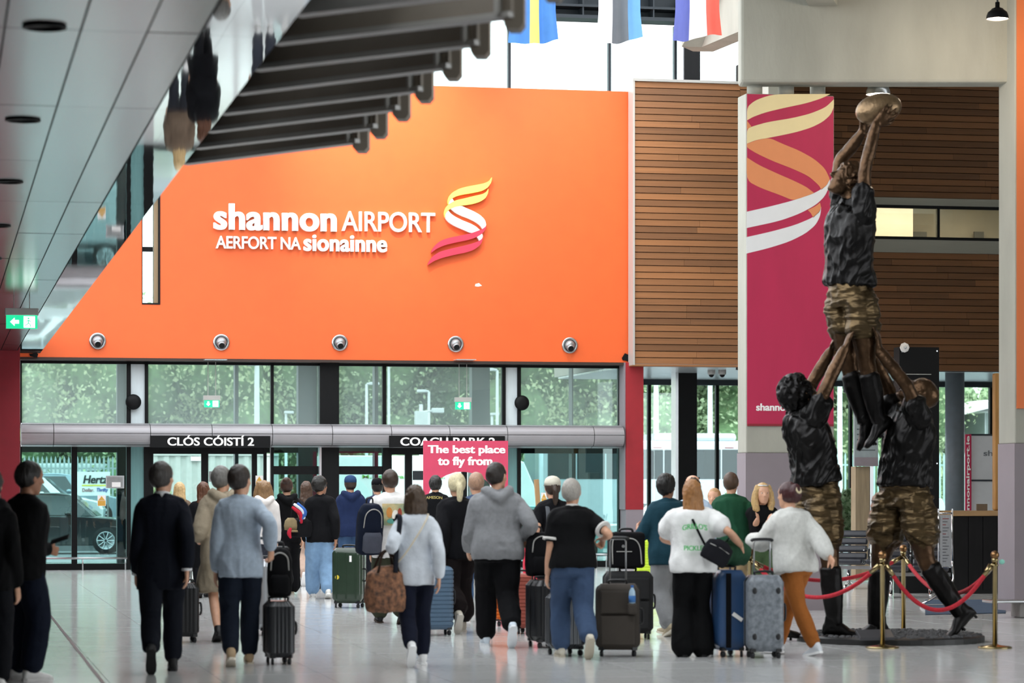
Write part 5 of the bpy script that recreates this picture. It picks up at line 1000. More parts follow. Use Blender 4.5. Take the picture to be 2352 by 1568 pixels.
t = thing('column_banner_print', 'plain orange banner on the column at the right edge', 'banner', (c2, 32.99, 3)); piece('banner_sheet', mat('orange_banner', 'd8743f', .6, var=.03), (c2+.02, 32.985, ZY(2341, 935, 33)), (c2+1.1, 32.995, 10), t); piece('bottom_rod', mat('orange_banner'), (c2+.02, 32.975, ZY(2341, 938, 33)), (c2+1.1, 32.999, ZY(2341, 930, 33)), t)
# ================================================================== pink arch photo frame
YA = 46.5; t = thing('photo_frame', 'pink arch photo frame reading The best place to fly from.', 'sign', (XY(1070, YA), YA, 0))
pts = [(973, 1012), (1167, 1012), (1167, 1334), (1143, 1334)]+[(1062+81*math.cos(a), 1155-72*math.sin(a)) for a in np.linspace(0, math.pi, 18)]+[(981, 1334), (973, 1334)]
PW = [WY(u, v, YA) for u, v in pts]; PW = [np.array((p[0], p[1], max(p[2], 0.))) for p in PW]
MB().poly(PW, (0, .05, 0)).build('frame_board', mat('pink_board', 'cc4060', .55, var=.05), t, wc=True)
ptext('The best place', 983, 1160, 1022, 1046, YA, M_white, t, bold=.02, heavy=.03, depth=.006, spacing=1.02); ptext('to fly from.', 1006, 1137, 1048, 1074, YA, M_white, t, bold=.02, heavy=.03, depth=.006, spacing=1.02)
for u in (978, 1156): MB().box((XY(u, YA), YA+.02, .02), (.2, .5, .03)).build('foot', mat('pink_board'), t, wc=True)
t = thing('promo_poster', 'red poster stand with white lettering between grey hoodie and white cap', 'sign', WF(1232, 1395)); yq = t.location[1]; piece('poster_board', mat('red_board', 'd8324a', .5), (XY(1202, yq), yq, .35), (XY(1262, yq), yq+.03, ZY(1232, 1183, yq)), t); piece('stand_pole', M_steel, (XY(1230, yq), yq+.04, 0), (XY(1236, yq), yq+.08, 1.2), t)
MB().box((XY(1232, yq), yq+.06, .02), (.4, .3, .03)).build('stand_base', M_dark, t, wc=True)
ptext('Win', 1207, 1236, 1186, 1198, yq, M_white, t, bold=.02, heavy=.03, depth=.006)
wp = W(1243, 1160, 32.5); MB().box((0, 0, 0), (.05, .05, 1.66), rot=np.array(Matrix.Rotation(R(-4), 3, 'Y'))).build('wooden_pole', mat('pale_pine', 'c8a070', .6, var=.15, vs=8, stretch=(1, 1, .1)), None, label='pale wooden post standing behind the white cap woman', cat='pole').location = (wp[0], wp[1], 0)
t = thing('luggage_trolley', 'chrome luggage trolley half hidden behind the grey hoodie man', 'trolley', WF(1200, 1420), R(10))
fr = MB(); 
for sx in (-.25, .25): MB().tube([(sx, -.3, .12), (sx, .35, .14), (sx, .4, .3), (sx, -.32, .2), (sx, -.4, 1.05)], .014, 8, 3).build('trolley_rail', M_chrome, t, True)
MB().cyl((-.28, -.4, 1.05), (.28, -.4, 1.05), .02).build('push_bar', mat('amber_plastic', 'd8902c', .5), t, True); MB().box((0, .02, .15), (.5, .7, .02)).build('trolley_deck', M_steel, t)
for sx, sy in ((-.22, -.25), (.22, -.25), (0, .32)): MB().cyl((sx-.015, sy, .06), (sx+.015, sy, .06), .06).build('wheel', M_rub, t, True)
# ================================================================== exit signs
GR = mat('exit_green', '16a070', .4, emit='16a070', es=.5); WHT = mat('exit_white', 'f0fff6', .4, emit='e8fff2', es=.8)
def exit_sign(label, u0, u1, v0, v1, Y, hang, arrow):
    p0, p1 = WY(u0, v1, Y), WY(u1, v0, Y); w, h = p1[0]-p0[0], p1[2]-p0[2]; t = thing('exit_sign', label, 'sign', (p0[0], Y, p0[2]), 0, 'green exit signs')
    MB().bb((0, 0, 0), (w, .03, h)).build('sign_face', GR, t); MB().bb((-.015, -.03, h), (w+.015, .06, h+.09)).build('sign_housing', M_lip, t, bevel=.006)
    ax, ay, q = w*.27, h*.5, h*.32
    shp = [(-1, 0), (0, .95), (0, .4), (1, .4), (1, -.4), (0, -.4), (0, -.95)] if arrow == 'left' else [(0, -1), (.95, 0), (.4, 0), (.4, 1), (-.4, 1), (-.4, 0), (-.95, 0)]
    MB().poly([(ax+a*q, -.002, ay+b*q) for a, b in shp], (0, -.003, 0)).build('arrow', WHT, t)
    MB().bb((w*.56, -.004, h*.08), (w*.92, -.001, h*.92)).build('doorway', WHT, t); rx, k = w*.72, h
    rn = MB()
    rn.ball((rx-.02*k, -.007, k*.76), (.07*k, .004, .07*k), n=10, m=6)
    for a, b in (((0, .66), (-.02, .4)), ((-.02, .42), (.12, .3)), ((.12, .3), (.1, .14)), ((-.02, .42), (-.14, .28)), ((-.14, .28), (-.28, .26)), ((0, .62), (.16, .52)), ((0, .62), (-.16, .54))): rn.tube([(rx+a[0]*k, -.007, a[1]*k), (rx+b[0]*k, -.007, b[1]*k)], .035*k, 6)
    rn.build('running_figure', GR, t)
    for q in (.25, .75): MB().cyl((w*q, .015, h+.08), (w*q, .015, h+.09+hang), .006, n=6).build('hanger', M_lip, t)
    return t
exit_sign('hanging green exit sign with left arrow near the low metal ceiling', 14, 86, 724, 754, 37, max(.02, ZS-ZY(50, 724, 37)-.09), 'left')
exit_sign('hanging green exit sign with down arrow over the CLÓS CÓISTÍ doors', 469, 504, 919, 935, YO+.25, zb-.05-ZY(469, 919, YO+.25)-.09, 'down')
exit_sign('hanging green exit sign with down arrow over the COACH PARK doors', 1046, 1081, 923, 940, YO+.25, zb-.05-ZY(1046, 923, YO+.25)-.09, 'down')
for u, lab in ((494, 'pale mounting strip above the left hanging exit sign'), (1066, 'pale mounting strip above the right hanging exit sign')): piece('mounting_strip', M_ws, WY(u-30, 829, YO+.255), WY(u+28, 825, YG-.8), None, label=lab, cat='bracket')
# ================================================================== pendant lamps
def pendant(label, u, v, D, w, m, mouth):
    p = W(u, v, D); t = thing('pendant_lamp', label, 'lamp', p, 0, 'pendant lamps'); r = w/F*D/2
    MB().lathe([(r, 0), (r*.96, r*.3), (r*.85, r*.6), (r*.6, r*.8), (r*.58, r*.8), (r*.82, r*.55), (r*.94, .01)], n=32, cap=False).build('shade', m, t, True); MB().lathe([(r*.58, r*.8), (r*.5, r*.92), (r*.2, r*1.05), (r*.2, r*1.5)], n=20).build('lamp_cap', m, t, True)
    MB().lathe([(r*.55, r*.84), (r*.5, r*.8)], n=20).build('louvre_ring', mat('lamp_glow'), t); MB().lathe([(r*.93, r*.06), (.002, r*.08)], n=28, cap=False).build('diffuser', mat('lamp_glow', 'fff0e0', .5, emit='ffe8d2', es=1.4), t)
    MB().cyl((0, 0, r*1.4), (0, 0, 2.4), .012, n=8).build('stem', M_dark, t); light('pendant_bulb', 'POINT', p+np.array((0, 0, -.08)), 25, (1, .82, .62), shadow_soft_size=.1).parent = None
pendant('silver dome pendant lamp hanging just above the bronze ball', 2017, 217, 39, 56, M_steel, 0)
pendant('black dome pendant lamp at the top right corner', 2291, 44, 33.4, 52, M_black, 0)
# ================================================================== flags
def flag(label, u0, u1, v1, D, cols, seed):
    a, b_ = W(u0, v1, D), W(u1, v1, D); w = np.linalg.norm(b_-a); t = thing('flag', label, 'flag', (*((a+b_)/2)[:2], a[2]), -TH, 'flags hanging from the roof'); L_ = 1.7; n, m = 24, 14; stops = np.cumsum([0]+[c[1] for c in cols]); 
    def pt(x, z): fl_ = 1+.12*max(0, (.45-z)/.45); return ((x-.5)*w*fl_*.93, .07*math.sin(x*9+seed+z*1.2)*(1-.3*z/L_)+.05*math.sin(x*17+seed*2), z-.06*math.sin(x*math.pi+.3*seed)*max(0, 1-z/.5))
    for i, (c, wd_) in enumerate(cols):
        g = MB(); xs = np.linspace(stops[i], stops[i+1], max(3, int(n*wd_))); V = [pt(x, L_*j/m) for x in xs for j in range(m+1)]; k = m+1
        g.add(V, [(q*k+j, q*k+j+1, (q+1)*k+j+1, (q+1)*k+j) for q in range(len(xs)-1) for j in range(m)]); g.build('flag_stripe', mat('flag_'+c, c, .8, var=.04, trans=.5), t, True)
    MB().cyl((-w*.55, 0, L_), (w*.55, 0, L_), .015).build('flag_pole', M_steel, t, True)
flag('blue flag with yellow stripe, leftmost of the three hanging flags', 1169, 1280, 93, 46, (('4f86cc', .43), ('ffe97a', .2), ('4f86cc', .37)), 1)  # all three flags: stripe colours paled for sky light coming through the cloth
flag('white, black and blue flag in the middle of the three', 1371, 1474, 93, 46, (('f0f2f6', .34), ('70767c', .36), ('6fa8e0', .30)), 3)
flag('blue, white and red flag, rightmost of the three', 1547, 1657, 87, 46, (('6a74bc', .33), ('f2f3f5', .36), ('ee6a5c', .31)), 5)
# ================================================================== kiosk, seats and signs of the right hand bay
YQ = 39.2
t = struct('wall_kiosk', 'tall black kiosk wall behind the right hand player', (XY(2066, YQ), YQ, 0)); MB().bb((XY(2066, YQ), YQ, 0), (XY(2157, YQ), YQ+.25, ZY(2110, 797, YQ))).build('kiosk_panel', mat('kiosk_black', '0c0d0f', .6, spec=.2), t, wc=True); piece('shelf_line', M_lip, (XY(2070, YQ), YQ-.02, ZY(2100, 860, YQ)), (XY(2138, YQ), YQ, ZY(2100, 858.5, YQ)), t)
for v in (806, 897, 918, 1064): MB().lathe([(.012, 0), (.012, .008)], c=WY(2152, v, YQ), axis=(0, -1, 0), n=10).build('screw_cap', M_steel, t, wc=True)
p = WY(2076, 798, YQ-.02); t = thing('dome_detector', 'white round detector in front of the timber above the black kiosk', 'detector', p); MB().lathe([(.065, 0), (.075, .03), (.07, .05), (.04, .06)], n=8, axis=(0, -1, 0)).build('housing', M_white, t, True); MB().lathe([(.028, .058), (.02, .075)], n=14, axis=(0, -1, 0)).build('lens', M_ws, t, True); MB().box((0, .01, -.02), (.06, .05, .1)).build('mount', M_ws, t)
t = thing('bar_counter', 'dark bar counter with pale wooden top at the right', 'counter', (XY(2150, YQ), YQ-.4, 0)); xa, xb = XY(2190, YQ-.4), XY(2325, YQ-.4); zt_ = ZY(2200, 1173, YQ-.4)
for k in range(4): piece('front_panel', mat('counter_dark', '100e0f', .45, spec=.12, var=.3, vs=3), (xa+(xb-xa)*k/4+.004, YQ-.4, .06), (xa+(xb-xa)*(k+1)/4-.004, YQ+.3, zt_-.08), t)
piece('plinth', M_black, (xa, YQ-.36, 0), (xb, YQ+.3, .06), t); MB().bb((xa-.06, YQ-.46, zt_-.075), (xb+.05, YQ+.4, zt_)).build('counter_top', mat('oak_top', 'a07c50', .5, var=.2, vs=6, stretch=(.3, 4, 4)), t, wc=True, bevel=.006)
MB().bb((XY(2244, YQ), YQ, zt_), (XY(2268, YQ), YQ+.03, zt_+.1)).build('table_card', mat('kraft_card', '6b5a48', .7), None, label='small brown card holder standing on the bar counter', cat='card')
MB().bb((XY(2289, YQ+.2), YQ+.25, zt_), (XY(2303, YQ+.2), YQ+.4, ZY(2295, 856, YQ+.2))).build('post_timber', mat('pale_oak_post', 'b07f3e', .5, var=.2, vs=5, stretch=(4, 4, .4)), None, bevel=.03, label='pale timber post rising from the bar counter', kind='structure')
t = thing('menu_stand', 'chrome framed menu stand beside the bar counter', 'stand', WF(2172, 1392)); ym = t.location[1]; x0_, x1_ = XY(2156, ym), XY(2187, ym); z0_, z1_ = ZY(2170, 1302, ym), ZY(2170, 1182, ym)
piece('menu_sheet', mat('menu_paper', 'b9bcbf', .6), (x0_+.02, ym-.01, z0_), (x1_-.02, ym, z1_), t)
for k, (v, c) in enumerate([(1190+i*7, 'a04a4a' if i in (0, 2, 5) else '6a6c70') for i in range(15)]): piece('menu_line', fab(c), (x0_+.05, ym-.013, ZY(2170, v+1.6, ym)), (x1_-.05-(k % 3)*.02, ym-.01, ZY(2170, v, ym)), t)
for x in (x0_, x1_): MB().cyl((x, ym, .55), (x, ym, ZY(2170, 1168, ym)), .012).build('side_rail', M_chrome, t, True, wc=True)
for v in (1178, 1302): MB().cyl((x0_, ym, ZY(2170, v, ym)), (x1_, ym, ZY(2170, v, ym)), .012).build('cross_rail', M_chrome, t, True, wc=True)
MB().tube([(x1_, ym, .6), (x1_-.02, ym-.05, .3), (x0_-.1, ym-.1, .12), (x0_-.22, ym-.1, .06), (x0_-.25, ym, .02), (x0_-.1, ym+.12, .012), (x1_+.2, ym+.1, .012)], .014, 8, 4).build('foot_loop', M_chrome, t, True, wc=True)
# beam seats
M_leather = mat('black_leather', '2a2c34', .35, var=.1, bump=.1, bs=20)
def seat_row(label, u, v, n, yaw, gap=.56):
    t = thing('beam_seating', label, 'seat', WF(u, v), yaw, 'beam seats')
    for k in range(n):
        x = k*gap
        for j in range(4): MB().box((x, .22+j*.045, .5+j*.115), (gap-.05, .07, .105), rot=np.array(Matrix.Rotation(R(-20), 3, 'X'))).build('back_cushion', M_leather, t, bevel=.025)
        for j in range(3): MB().box((x, -.18+j*.15, .43-j*.012), (gap-.05, .14, .075)).build('seat_cushion', M_leather, t, bevel=.025)
        for sx in (-.5, .5):
            MB().tube([(x+sx*gap, -.22, .6), (x+sx*gap, .2, .62), (x+sx*gap, .24, .42)], .014, 8, 3).build('arm_rest', M_chrome, t, True); MB().tube([(x+sx*gap, .24, .42), (x+sx*gap, .42, .92)], .013, 8).build('back_strut', M_chrome, t, True)
    MB().box(((n-1)*gap/2, .05, .33), (n*gap, .07, .05)).build('beam', M_steel, t)
    for x in (0, (n-1)*gap):
        MB().cyl((x, .05, .06), (x, .05, .33), .03).build('leg', M_chrome, t, True); MB().tube([(x, -.32, .03), (x, .05, .1), (x, .42, .03)], .024, 8, 3).build('foot_bar', M_chrome, t, True)
    return t
seat_row('row of black padded beam seats with chrome arms behind the statue', 1948, 1352, 5, R(-28))
seat_row('short row of black padded beam seats beyond the trailing bronze leg', 2046, 1372, 2, R(-20))
# hanging screens and totem
t = thing('hanging_screen', 'small hanging gate sign with red header below the strip ceiling', 'screen', W(1952, 882, 56)); hz_ = zq-t.location[2]; MB().box((0, 0, 0), (.26, .1, .34)).build('screen_case', M_dark, t, bevel=.02); MB().box((0, -.052, .05), (.22, .006, .1)).build('red_header', M_red, t); MB().box((0, -.052, -.08), (.22, .006, .12)).build('screen_face', mat('screen_grey', '7f8c8f', .3), t); MB().cyl((0, 0, .16), (0, 0, hz_), .02).build('hanger', M_dark, t)
t = thing('departure_board', 'tall grey information board behind the lifted player', 'screen', (*W(1990, 1380, 46)[:2], 0)); yd = t.location[1]; a, b_ = XY(1962, yd), XY(2016, yd); piece('board_face', mat('board_grey', '8f9a9c', .4), (a, yd-.02, ZY(1990, 1070, yd)), (b_, yd+.05, ZY(1990, 928, yd)), t); piece('board_header', M_lilac, (a, yd-.025, ZY(1990, 948, yd)), (b_, yd-.015, ZY(1990, 928, yd)), t); piece('board_footer', M_lilac, (a, yd-.025, ZY(1990, 1070, yd)), (b_, yd-.015, ZY(1990, 1050, yd)), t)
for i in range(7): piece('text_row', mat('board_text', '5c6668', .5), (a+.04, yd-.024, ZY(1990, 963+i*12, yd)), (b_-.05-.03*(i % 3), yd-.018, ZY(1990, 960+i*12, yd)), t)
piece('totem', mat('tan_totem', '8d7c62', .6, var=.2, vs=4), (XY(1968, yd), yd+.06, .03), (XY(2000, yd), yd+.3, ZY(1990, 1071, yd)), t); piece('totem_edge', M_steel, (XY(2000, yd)+.002, yd+.04, .03), (XY(2008, yd), yd+.31, ZY(1990, 1069, yd)), t)
# blue screen wall with vertical banner
yv = 48.; t = thing('vertical_banner', 'magenta vertical strip reading shannonairport.ie beside a white panel', 'banner', (XY(2218, yv), yv, 0)); piece('magenta_strip', M_mag, (XY(2218, yv), yv, .1), (XY(2231, yv), yv+.04, ZY(2220, 997, yv)), t)
V0 = XY(2229, yv); zb_ = ZY(2220, 1210, yv); text('shannonairport.ie', lambda V: np.c_[V0-V[:, 1], np.full(len(V), yv-.003)-V[:, 2], zb_+V[:, 0]], ZY(2220, 1001, yv)-zb_, .085, M_white, t, .02, .004, True, heavy=.02)
t = thing('partition_panel', 'white frosted partition panels lettered shannon beside the magenta strip', 'panel', (XY(2232, yv), yv+.1, 0)); MF = mat('white_partition', 'cfd2d6', .4, var=.03)
for v0, v1 in ((1000, 1101), (1105, 1215)): piece('panel_sheet', MF, (XY(2234, yv), yv+.1, ZY(2260, v1, yv)), (XY(2390, yv), yv+.13, ZY(2260, v0, yv)), t)
for v in (998, 1103): piece('panel_rail', M_dark, (XY(2232, yv), yv+.08, ZY(2260, v+2, yv)), (XY(2390, yv), yv+.14, ZY(2260, v-2, yv)), t)
piece('panel_leg', M_dark, (XY(2232, yv), yv+.1, 0), (XY(2236, yv), yv+.13, ZY(2260, 1000, yv)), t); ptext('shannon', 2259, 2345, 1034, 1047, yv+.095, mat('grey_letter', '70747a', .6), t, bold=.01, depth=.004)
# low bench rail at the right edge
t = thing('low_bench', 'low steel edged bench with stone block foot at the right edge', 'bench', WF(2330, 1418)); MB().box((.2, 0, .2), (1.1, .34, .035)).build('bench_top', M_steel, t, bevel=.01); MB().box((.28, .05, .095), (.5, .3, .18)).build('bench_foot', mat('stone_block', '8a8684', .8, var=.15, vs=9), t, bevel=.01)
a = WF(2130, 1405); MB().poly([WF(2125, 1378)+np.array((0, 0, .003)), WF(2310, 1378)+np.array((0, 0, .003)), WF(2310, 1408)+np.array((0, 0, .003)), WF(2125, 1412)+np.array((0, 0, .003))], (0, 0, .006)).build('floor_mat', mat('blue_carpet', '34465c', .95, var=.1, bump=.3, bs=200), None, label='dark blue carpet strip in front of the bar counter', cat='mat')
# ================================================================== outside the glass
GZ = -.3
M_leaf = [mat('leaf_'+c, c, .6, var=.25, vs=.5, trans=.35) for c in ('a3b890', 'b2c49c', '98b08c', 'bac89e')]  # greens made paler to carry the outdoor haze in their colour
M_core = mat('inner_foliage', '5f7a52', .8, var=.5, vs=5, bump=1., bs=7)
M_bark = mat('bark', '5c5046', .9, var=.3)
def tree(label, x, y, h, r, mi, n=11000, leaf=.098, base=.06, name='tree', grp='trees beyond the car park', seed=0):
    t = thing(name, label, 'tree', (x, y, GZ), 0, grp); g = np.random.default_rng(seed)
    MB().tube([(0, 0, 0), (.1, 0, h*.3), (0, .1, h*.7)], [.02*h, .016*h, .006*h], 8, 2).build('trunk', M_bark, t, True)
    k = 26; th = g.uniform(0, 2*math.pi, k); zz_ = g.uniform(base+.12, .9, k); rr = r*np.sqrt(np.clip(1-((zz_-.45)/.6)**2, .08, 1))*g.uniform(.35, .85, k); C = np.c_[rr*np.cos(th), rr*np.sin(th), zz_*h]; Rr = r*g.uniform(.28, .48, k)
    core = MB()
    for c, q in zip(C, Rr): core.ball(c, q*.72, n=10, m=7)
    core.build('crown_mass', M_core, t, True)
    i = g.integers(0, k, n); d = g.normal(size=(n, 3)); d[:, 1] = np.where(g.random(n) < .85, -abs(d[:, 1]), d[:, 1]); d /= np.linalg.norm(d, axis=1)[:, None]; P = C[i]+d*(Rr[i]*g.uniform(.75, 1.08, n))[:, None]; P[:, 2] = np.clip(P[:, 2], .1, None)
    a = g.normal(size=(n, 3)); a /= np.linalg.norm(a, axis=1)[:, None]; b = np.cross(a, d+g.normal(size=(n, 3))*.5); b /= np.linalg.norm(b, axis=1)[:, None]+1e-6; s_ = (leaf*g.uniform(.6, 1.3, n))[:, None]
    V = np.stack([P-a*s_, P+b*s_*.6, P+a*s_, P-b*s_*.6], 1).reshape(-1, 3); me = bpy.data.meshes.new('foliage'); me.from_pydata(V.tolist(), [], [(4*j, 4*j+1, 4*j+2, 4*j+3) for j in range(n)]); me.materials.append(M_leaf[(mi+1) % 4]); obj('foliage', me, t, kind='stuff')
    return t
TW = ('rounded pale green tree', 'dense dark green tree', 'tall feathery green tree', 'yellowish green tree')
us = [(-40, 104, 7.2, 5.0), (170, 108, 7.6, 5.2), (380, 103, 7.4, 5.), (590, 106, 9.2, 5.4), (790, 104, 9.6, 5.2), (980, 107, 9.4, 5.4), (1170, 103, 9.8, 5.2), (1370, 106, 9.6, 5.4), (1570, 104, 9., 5.), (1720, 108, 8.8, 5.), (1900, 104, 8.8, 5.2), (2040, 108, 6.4, 3.2), (2245, 124, 6.8, 4.2), (2490, 110, 6.4, 3.2)]
where = ('behind the far left pane', 'behind the Hertz billboard', 'above the CLÓS CÓISTÍ sign', 'left of the dark lobby column', 'right of the dark lobby column', 'behind the tall lamp posts', 'behind the right exit sign', 'behind the right hand pane', 'above the silver coach', 'beside the banner column', 'behind the lifted player', 'behind the black kiosk', 'above the white roofed building', 'at the far right edge')
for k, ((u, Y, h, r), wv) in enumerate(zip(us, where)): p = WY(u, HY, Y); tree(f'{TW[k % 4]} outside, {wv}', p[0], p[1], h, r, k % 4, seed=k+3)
for k, (u, Y, h, r, wv) in enumerate(((60, 116, 7.8, 5.5, 'rear row tree at the far left behind the glass'), (480, 117, 8.6, 5.5, 'rear row tree between the first two exit sign panes'), (880, 118, 10, 5.5, 'rear row tree behind the lamp with a long arm'), (1270, 117, 10, 5.5, 'rear row tree behind the right frosted strip'), (1640, 118, 9.6, 5.5, 'rear row tree above the coach and white post'), (1990, 118, 8.4, 5.5, 'rear row tree behind the information board'))):
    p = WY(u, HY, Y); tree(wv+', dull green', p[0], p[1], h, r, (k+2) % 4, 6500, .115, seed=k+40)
for k, (u, D_, h, wv) in enumerate(((1692, 66, 1.75, 'bright green potted shrub outside beside the banner column'), (1925, 62, 1.9, 'bright green potted shrub outside behind the left bronze player'), (352, 68, 2., 'yellow green shrub outside beside the container'))): p = W(u, HY, D_); tree(wv, p[0], p[1], h, .55, 3, 900, .07, .25, 'shrub', 'shrubs outside', seed=k+60)
# --- vehicles
M_tyre = mat('tyre', '17181a', .8); M_alloy = mat('alloy', 'b0b4b8', .25, metal=1.); M_win = mat('car_window', '2a3438', .08, var=.1, spec=.8); M_lampc = mat('headlamp', 'dfe6ea', .1)
def carpaint(c, metal=.3): return mat('carpaint_'+c, c, .2, metal=metal, var=.03, coat=.8)
def car(label, u, D, yaw, c, L=4.5, H=1.5, Wd=1.8, suv=False, name='car', gz=GZ):
    p = W(u, HY, D); t = thing(name, label, 'car', (p[0], p[1], gz), yaw, 'parked cars outside'); m = carpaint(c); r = .34 if not suv else .38; z0 = .24; zb_ = .62*H
    pr = [(-.5, .42), (-.49, .6), (-.46, .66), (-.42, 1.), (-.36, 1.0), (-.2, 1.), (.16, 1.), (.22, .95), (.34, .90), (.46, .82), (.495, .66), (.5, .45), (.48, .3), (-.48, .3)] 
    lo = [(-.5, .4), (-.495, .95), (-.46, 1.02), (-.1, 1.03), (.18, 1.02), (.36, .96), (.47, .84), (.5, .6), (.495, .3), (.46, .22), (-.46, .22)]
    sec = lambda y, k, dz: np.array([(x*L*k, y, z0+(z-.22)*(zb_-z0)/.80+dz) for x, z in lo])
    MB().loft([sec(-Wd/2, .965, 0), sec(-Wd/2*.93, 1, .0), sec(0, 1.01, .01), sec(Wd/2*.93, 1, 0), sec(Wd/2, .965, 0)]).build('car_body', m, t, bevel=.03)
    cab = [(-.44 if suv else -.38, zb_-.02), (-.40 if suv else -.27, H-.06), (-.3 if suv else -.16, H), (.02, H), (.10, H-.05), (.24, zb_-.02)]
    cs = lambda y, k: np.array([(x*L, y*(1 if z < zb_+.05 else .86), z) for x, z in cab]); MB().loft([cs(-Wd*.46, 1), cs(-Wd*.44, 1), cs(Wd*.44, 1), cs(Wd*.46, 1)]).build('cabin', m, t, bevel=.03)
    for sy in (-1, 1):
        for a, b_, c_, d_ in (((-.35 if suv else -.26), -.10, (-.33 if suv else -.2), -.10), (-.085, .14 if suv else .16, -.085, .065)):
            q = [(a*L, zb_+.03), (b_*L, zb_+.03), (d_*L, H-.10), (c_*L, H-.10)]; MB().poly([(x, sy*Wd*(.465 if z < zb_+.1 else .408), z) for x, z in q], (0, sy*.012, 0)).build('side_window', M_win, t)
        for x in (-.31, .31):
            w = thing_part('wheel', MB().lathe([(r*.7, -.1), (r, -.09), (r, .09), (r*.7, .1)], c=(x*L, sy*(Wd/2-.09), r), n=24, axis=(0, 1, 0)), M_tyre, t)
            rim = MB().lathe([(r*.68, .1), (r*.7, .105), (r*.62, .112), (r*.6, .1)], c=(x*L, sy*(Wd/2-.09), r), n=24, axis=(0, sy, 0)).build('rim', M_alloy, w, True)
            for k in range(10):
                a = k*math.pi/5; MB().tube([(x*L+r*.1*math.cos(a), sy*(Wd/2+.016), r+r*.1*math.sin(a)), (x*L+r*.62*math.cos(a), sy*(Wd/2+.016), r+r*.62*math.sin(a))], .016, 6).build('spoke', M_alloy, w)
        MB().ball((.09*L, sy*(Wd/2+.08), zb_+.08), (.09, .08, .06)).build('wing_mirror', m, t, True); MB().ball((.475*L, sy*Wd*.36, zb_*.78), (.07, .16, .06)).build('headlamp', M_lampc, t, True)
    MB().poly([(.255*L, -Wd*.4, zb_), (.255*L, Wd*.4, zb_), (.11*L, Wd*.36, H-.06), (.11*L, -Wd*.36, H-.06)], (.012, 0, .012)).build('windscreen', M_win, t)
    return t
def thing_part(n, mb, m, p): return mb.build(n, m, p, True)
car('dark green-black SUV parked outside the left glazing', 128, 79, R(-8), '1d2a2c', 4.8, 1.72, 1.95, True)
car('white estate car behind the dark SUV, nearest of the two', 70, 87, R(-6), 'e4eaec', 4.6, 1.62, gz=.3)
car('silver saloon parked behind the white estate car', 130, 92, R(-4), '8fa2ac', 4.7, 1.74, suv=True, gz=.3)
car('white hatchback seen through the middle glazing', 700, 70, R(170), 'dfe6e8', 4.2, 1.45)
car('pale turquoise car beyond the sliding doors at the middle', 836, 66, R(12), 'a9d0ce', 4.0, 1.5)
car('pale turquoise car low behind the right hand pane', 1225, 70, R(-15), '9fcac8', 4.2, 1.42)
car('white car parked outside beside the red pier', 1520, 76, R(172), 'eef0f2', 4.4, 1.48)
car('grey estate car parked outside behind the left bronze player', 2010, 82, R(174), 'a9b0b6', 4.6, 1.6, suv=True)
def van(label, u, D, yaw, txt=None, c='e9eef0', L=5.2, H=2.4, name='van'):
    p = W(u, HY, D); t = thing(name, label, 'van', (p[0], p[1], GZ), yaw); m = carpaint(c, .0); pr = [(-.5, .3), (-.5, H), (.22, H), (.30, H*.95), (.40, H*.58), (.49, H*.48), (.5, .3)]
    MB().poly([(x*L, -1., z) for x, z in pr], (0, 2., 0)).build('van_body', m, t, bevel=.08)
    MB().poly([(.1*L, -1.008, H*.6), (.38*L, -1.008, H*.6), (.29*L, -1.008, H*.9), (.1*L, -1.008, H*.9)], (0, .01, 0)).build('side_window', M_win, t)
    for x in (-.3, .32):
        for sy in (-.9, .9): MB().lathe([(.2, -.1), (.34, -.09), (.34, .09), (.2, .1)], c=(x*L, sy, .34), axis=(0, 1, 0)).build('wheel', M_tyre, t, True)
    if txt: text(txt, lambda V: np.array([parent_matrix(t)@Vector((a-L*.42, -1.01-c_, H*.66+b_)) for a, b_, c_ in V]), .95, .33, mat('dark_letter', '222a2c', .6), t, .02, .006, True, heavy=.02, shear=.18); MB().box((-L*.3, -1.008, H*.6), (1., .01, .05)).build('yellow_band', mat('hertz_yellow', 'e6d84a', .6), t)
    return t
van('white van lettered Hertz parked behind the palisade fence', 168, 101, R(-4), 'Hertz', H=2.75)
van('white van behind the palisade fence seen through the right pane', 1240, 97, R(6), None)
# Hertz board
YH = 86.; t = thing('billboard', 'white billboard lettered Hertz, Dollar and Thrifty beyond the dark SUV', 'billboard', (XY(165, YH), YH, .3)); piece('board', M_white, (XY(164, YH), YH, ZY(200, 1138, YH)), (XY(253, YH), YH+.05, ZY(200, 1083, YH)), t)
for u in (170, 246): piece('board_post', M_steel, (XY(u, YH), YH+.05, .3), (XY(u+4, YH), YH+.1, ZY(200, 1083, YH)), t)
ptext('Hertz', 191, 246, 1091, 1110, YH-.01, mat('dark_letter', '222a2c', .6), t, bold=.02, heavy=.02, depth=.01, shear=.18); piece('yellow_band', mat('hertz_yellow'), (XY(188, YH), YH-.012, ZY(200, 1116, YH)), (XY(250, YH), YH-.002, ZY(200, 1113, YH)), t)
ptext('Dollar.', 189, 216, 1121, 1129, YH-.01, fab('8a3040'), t, depth=.01); ptext('Thrifty', 220, 247, 1120, 1131, YH-.01, fab('2a5ab0'), t, bold=.02, depth=.01, shear=.2)
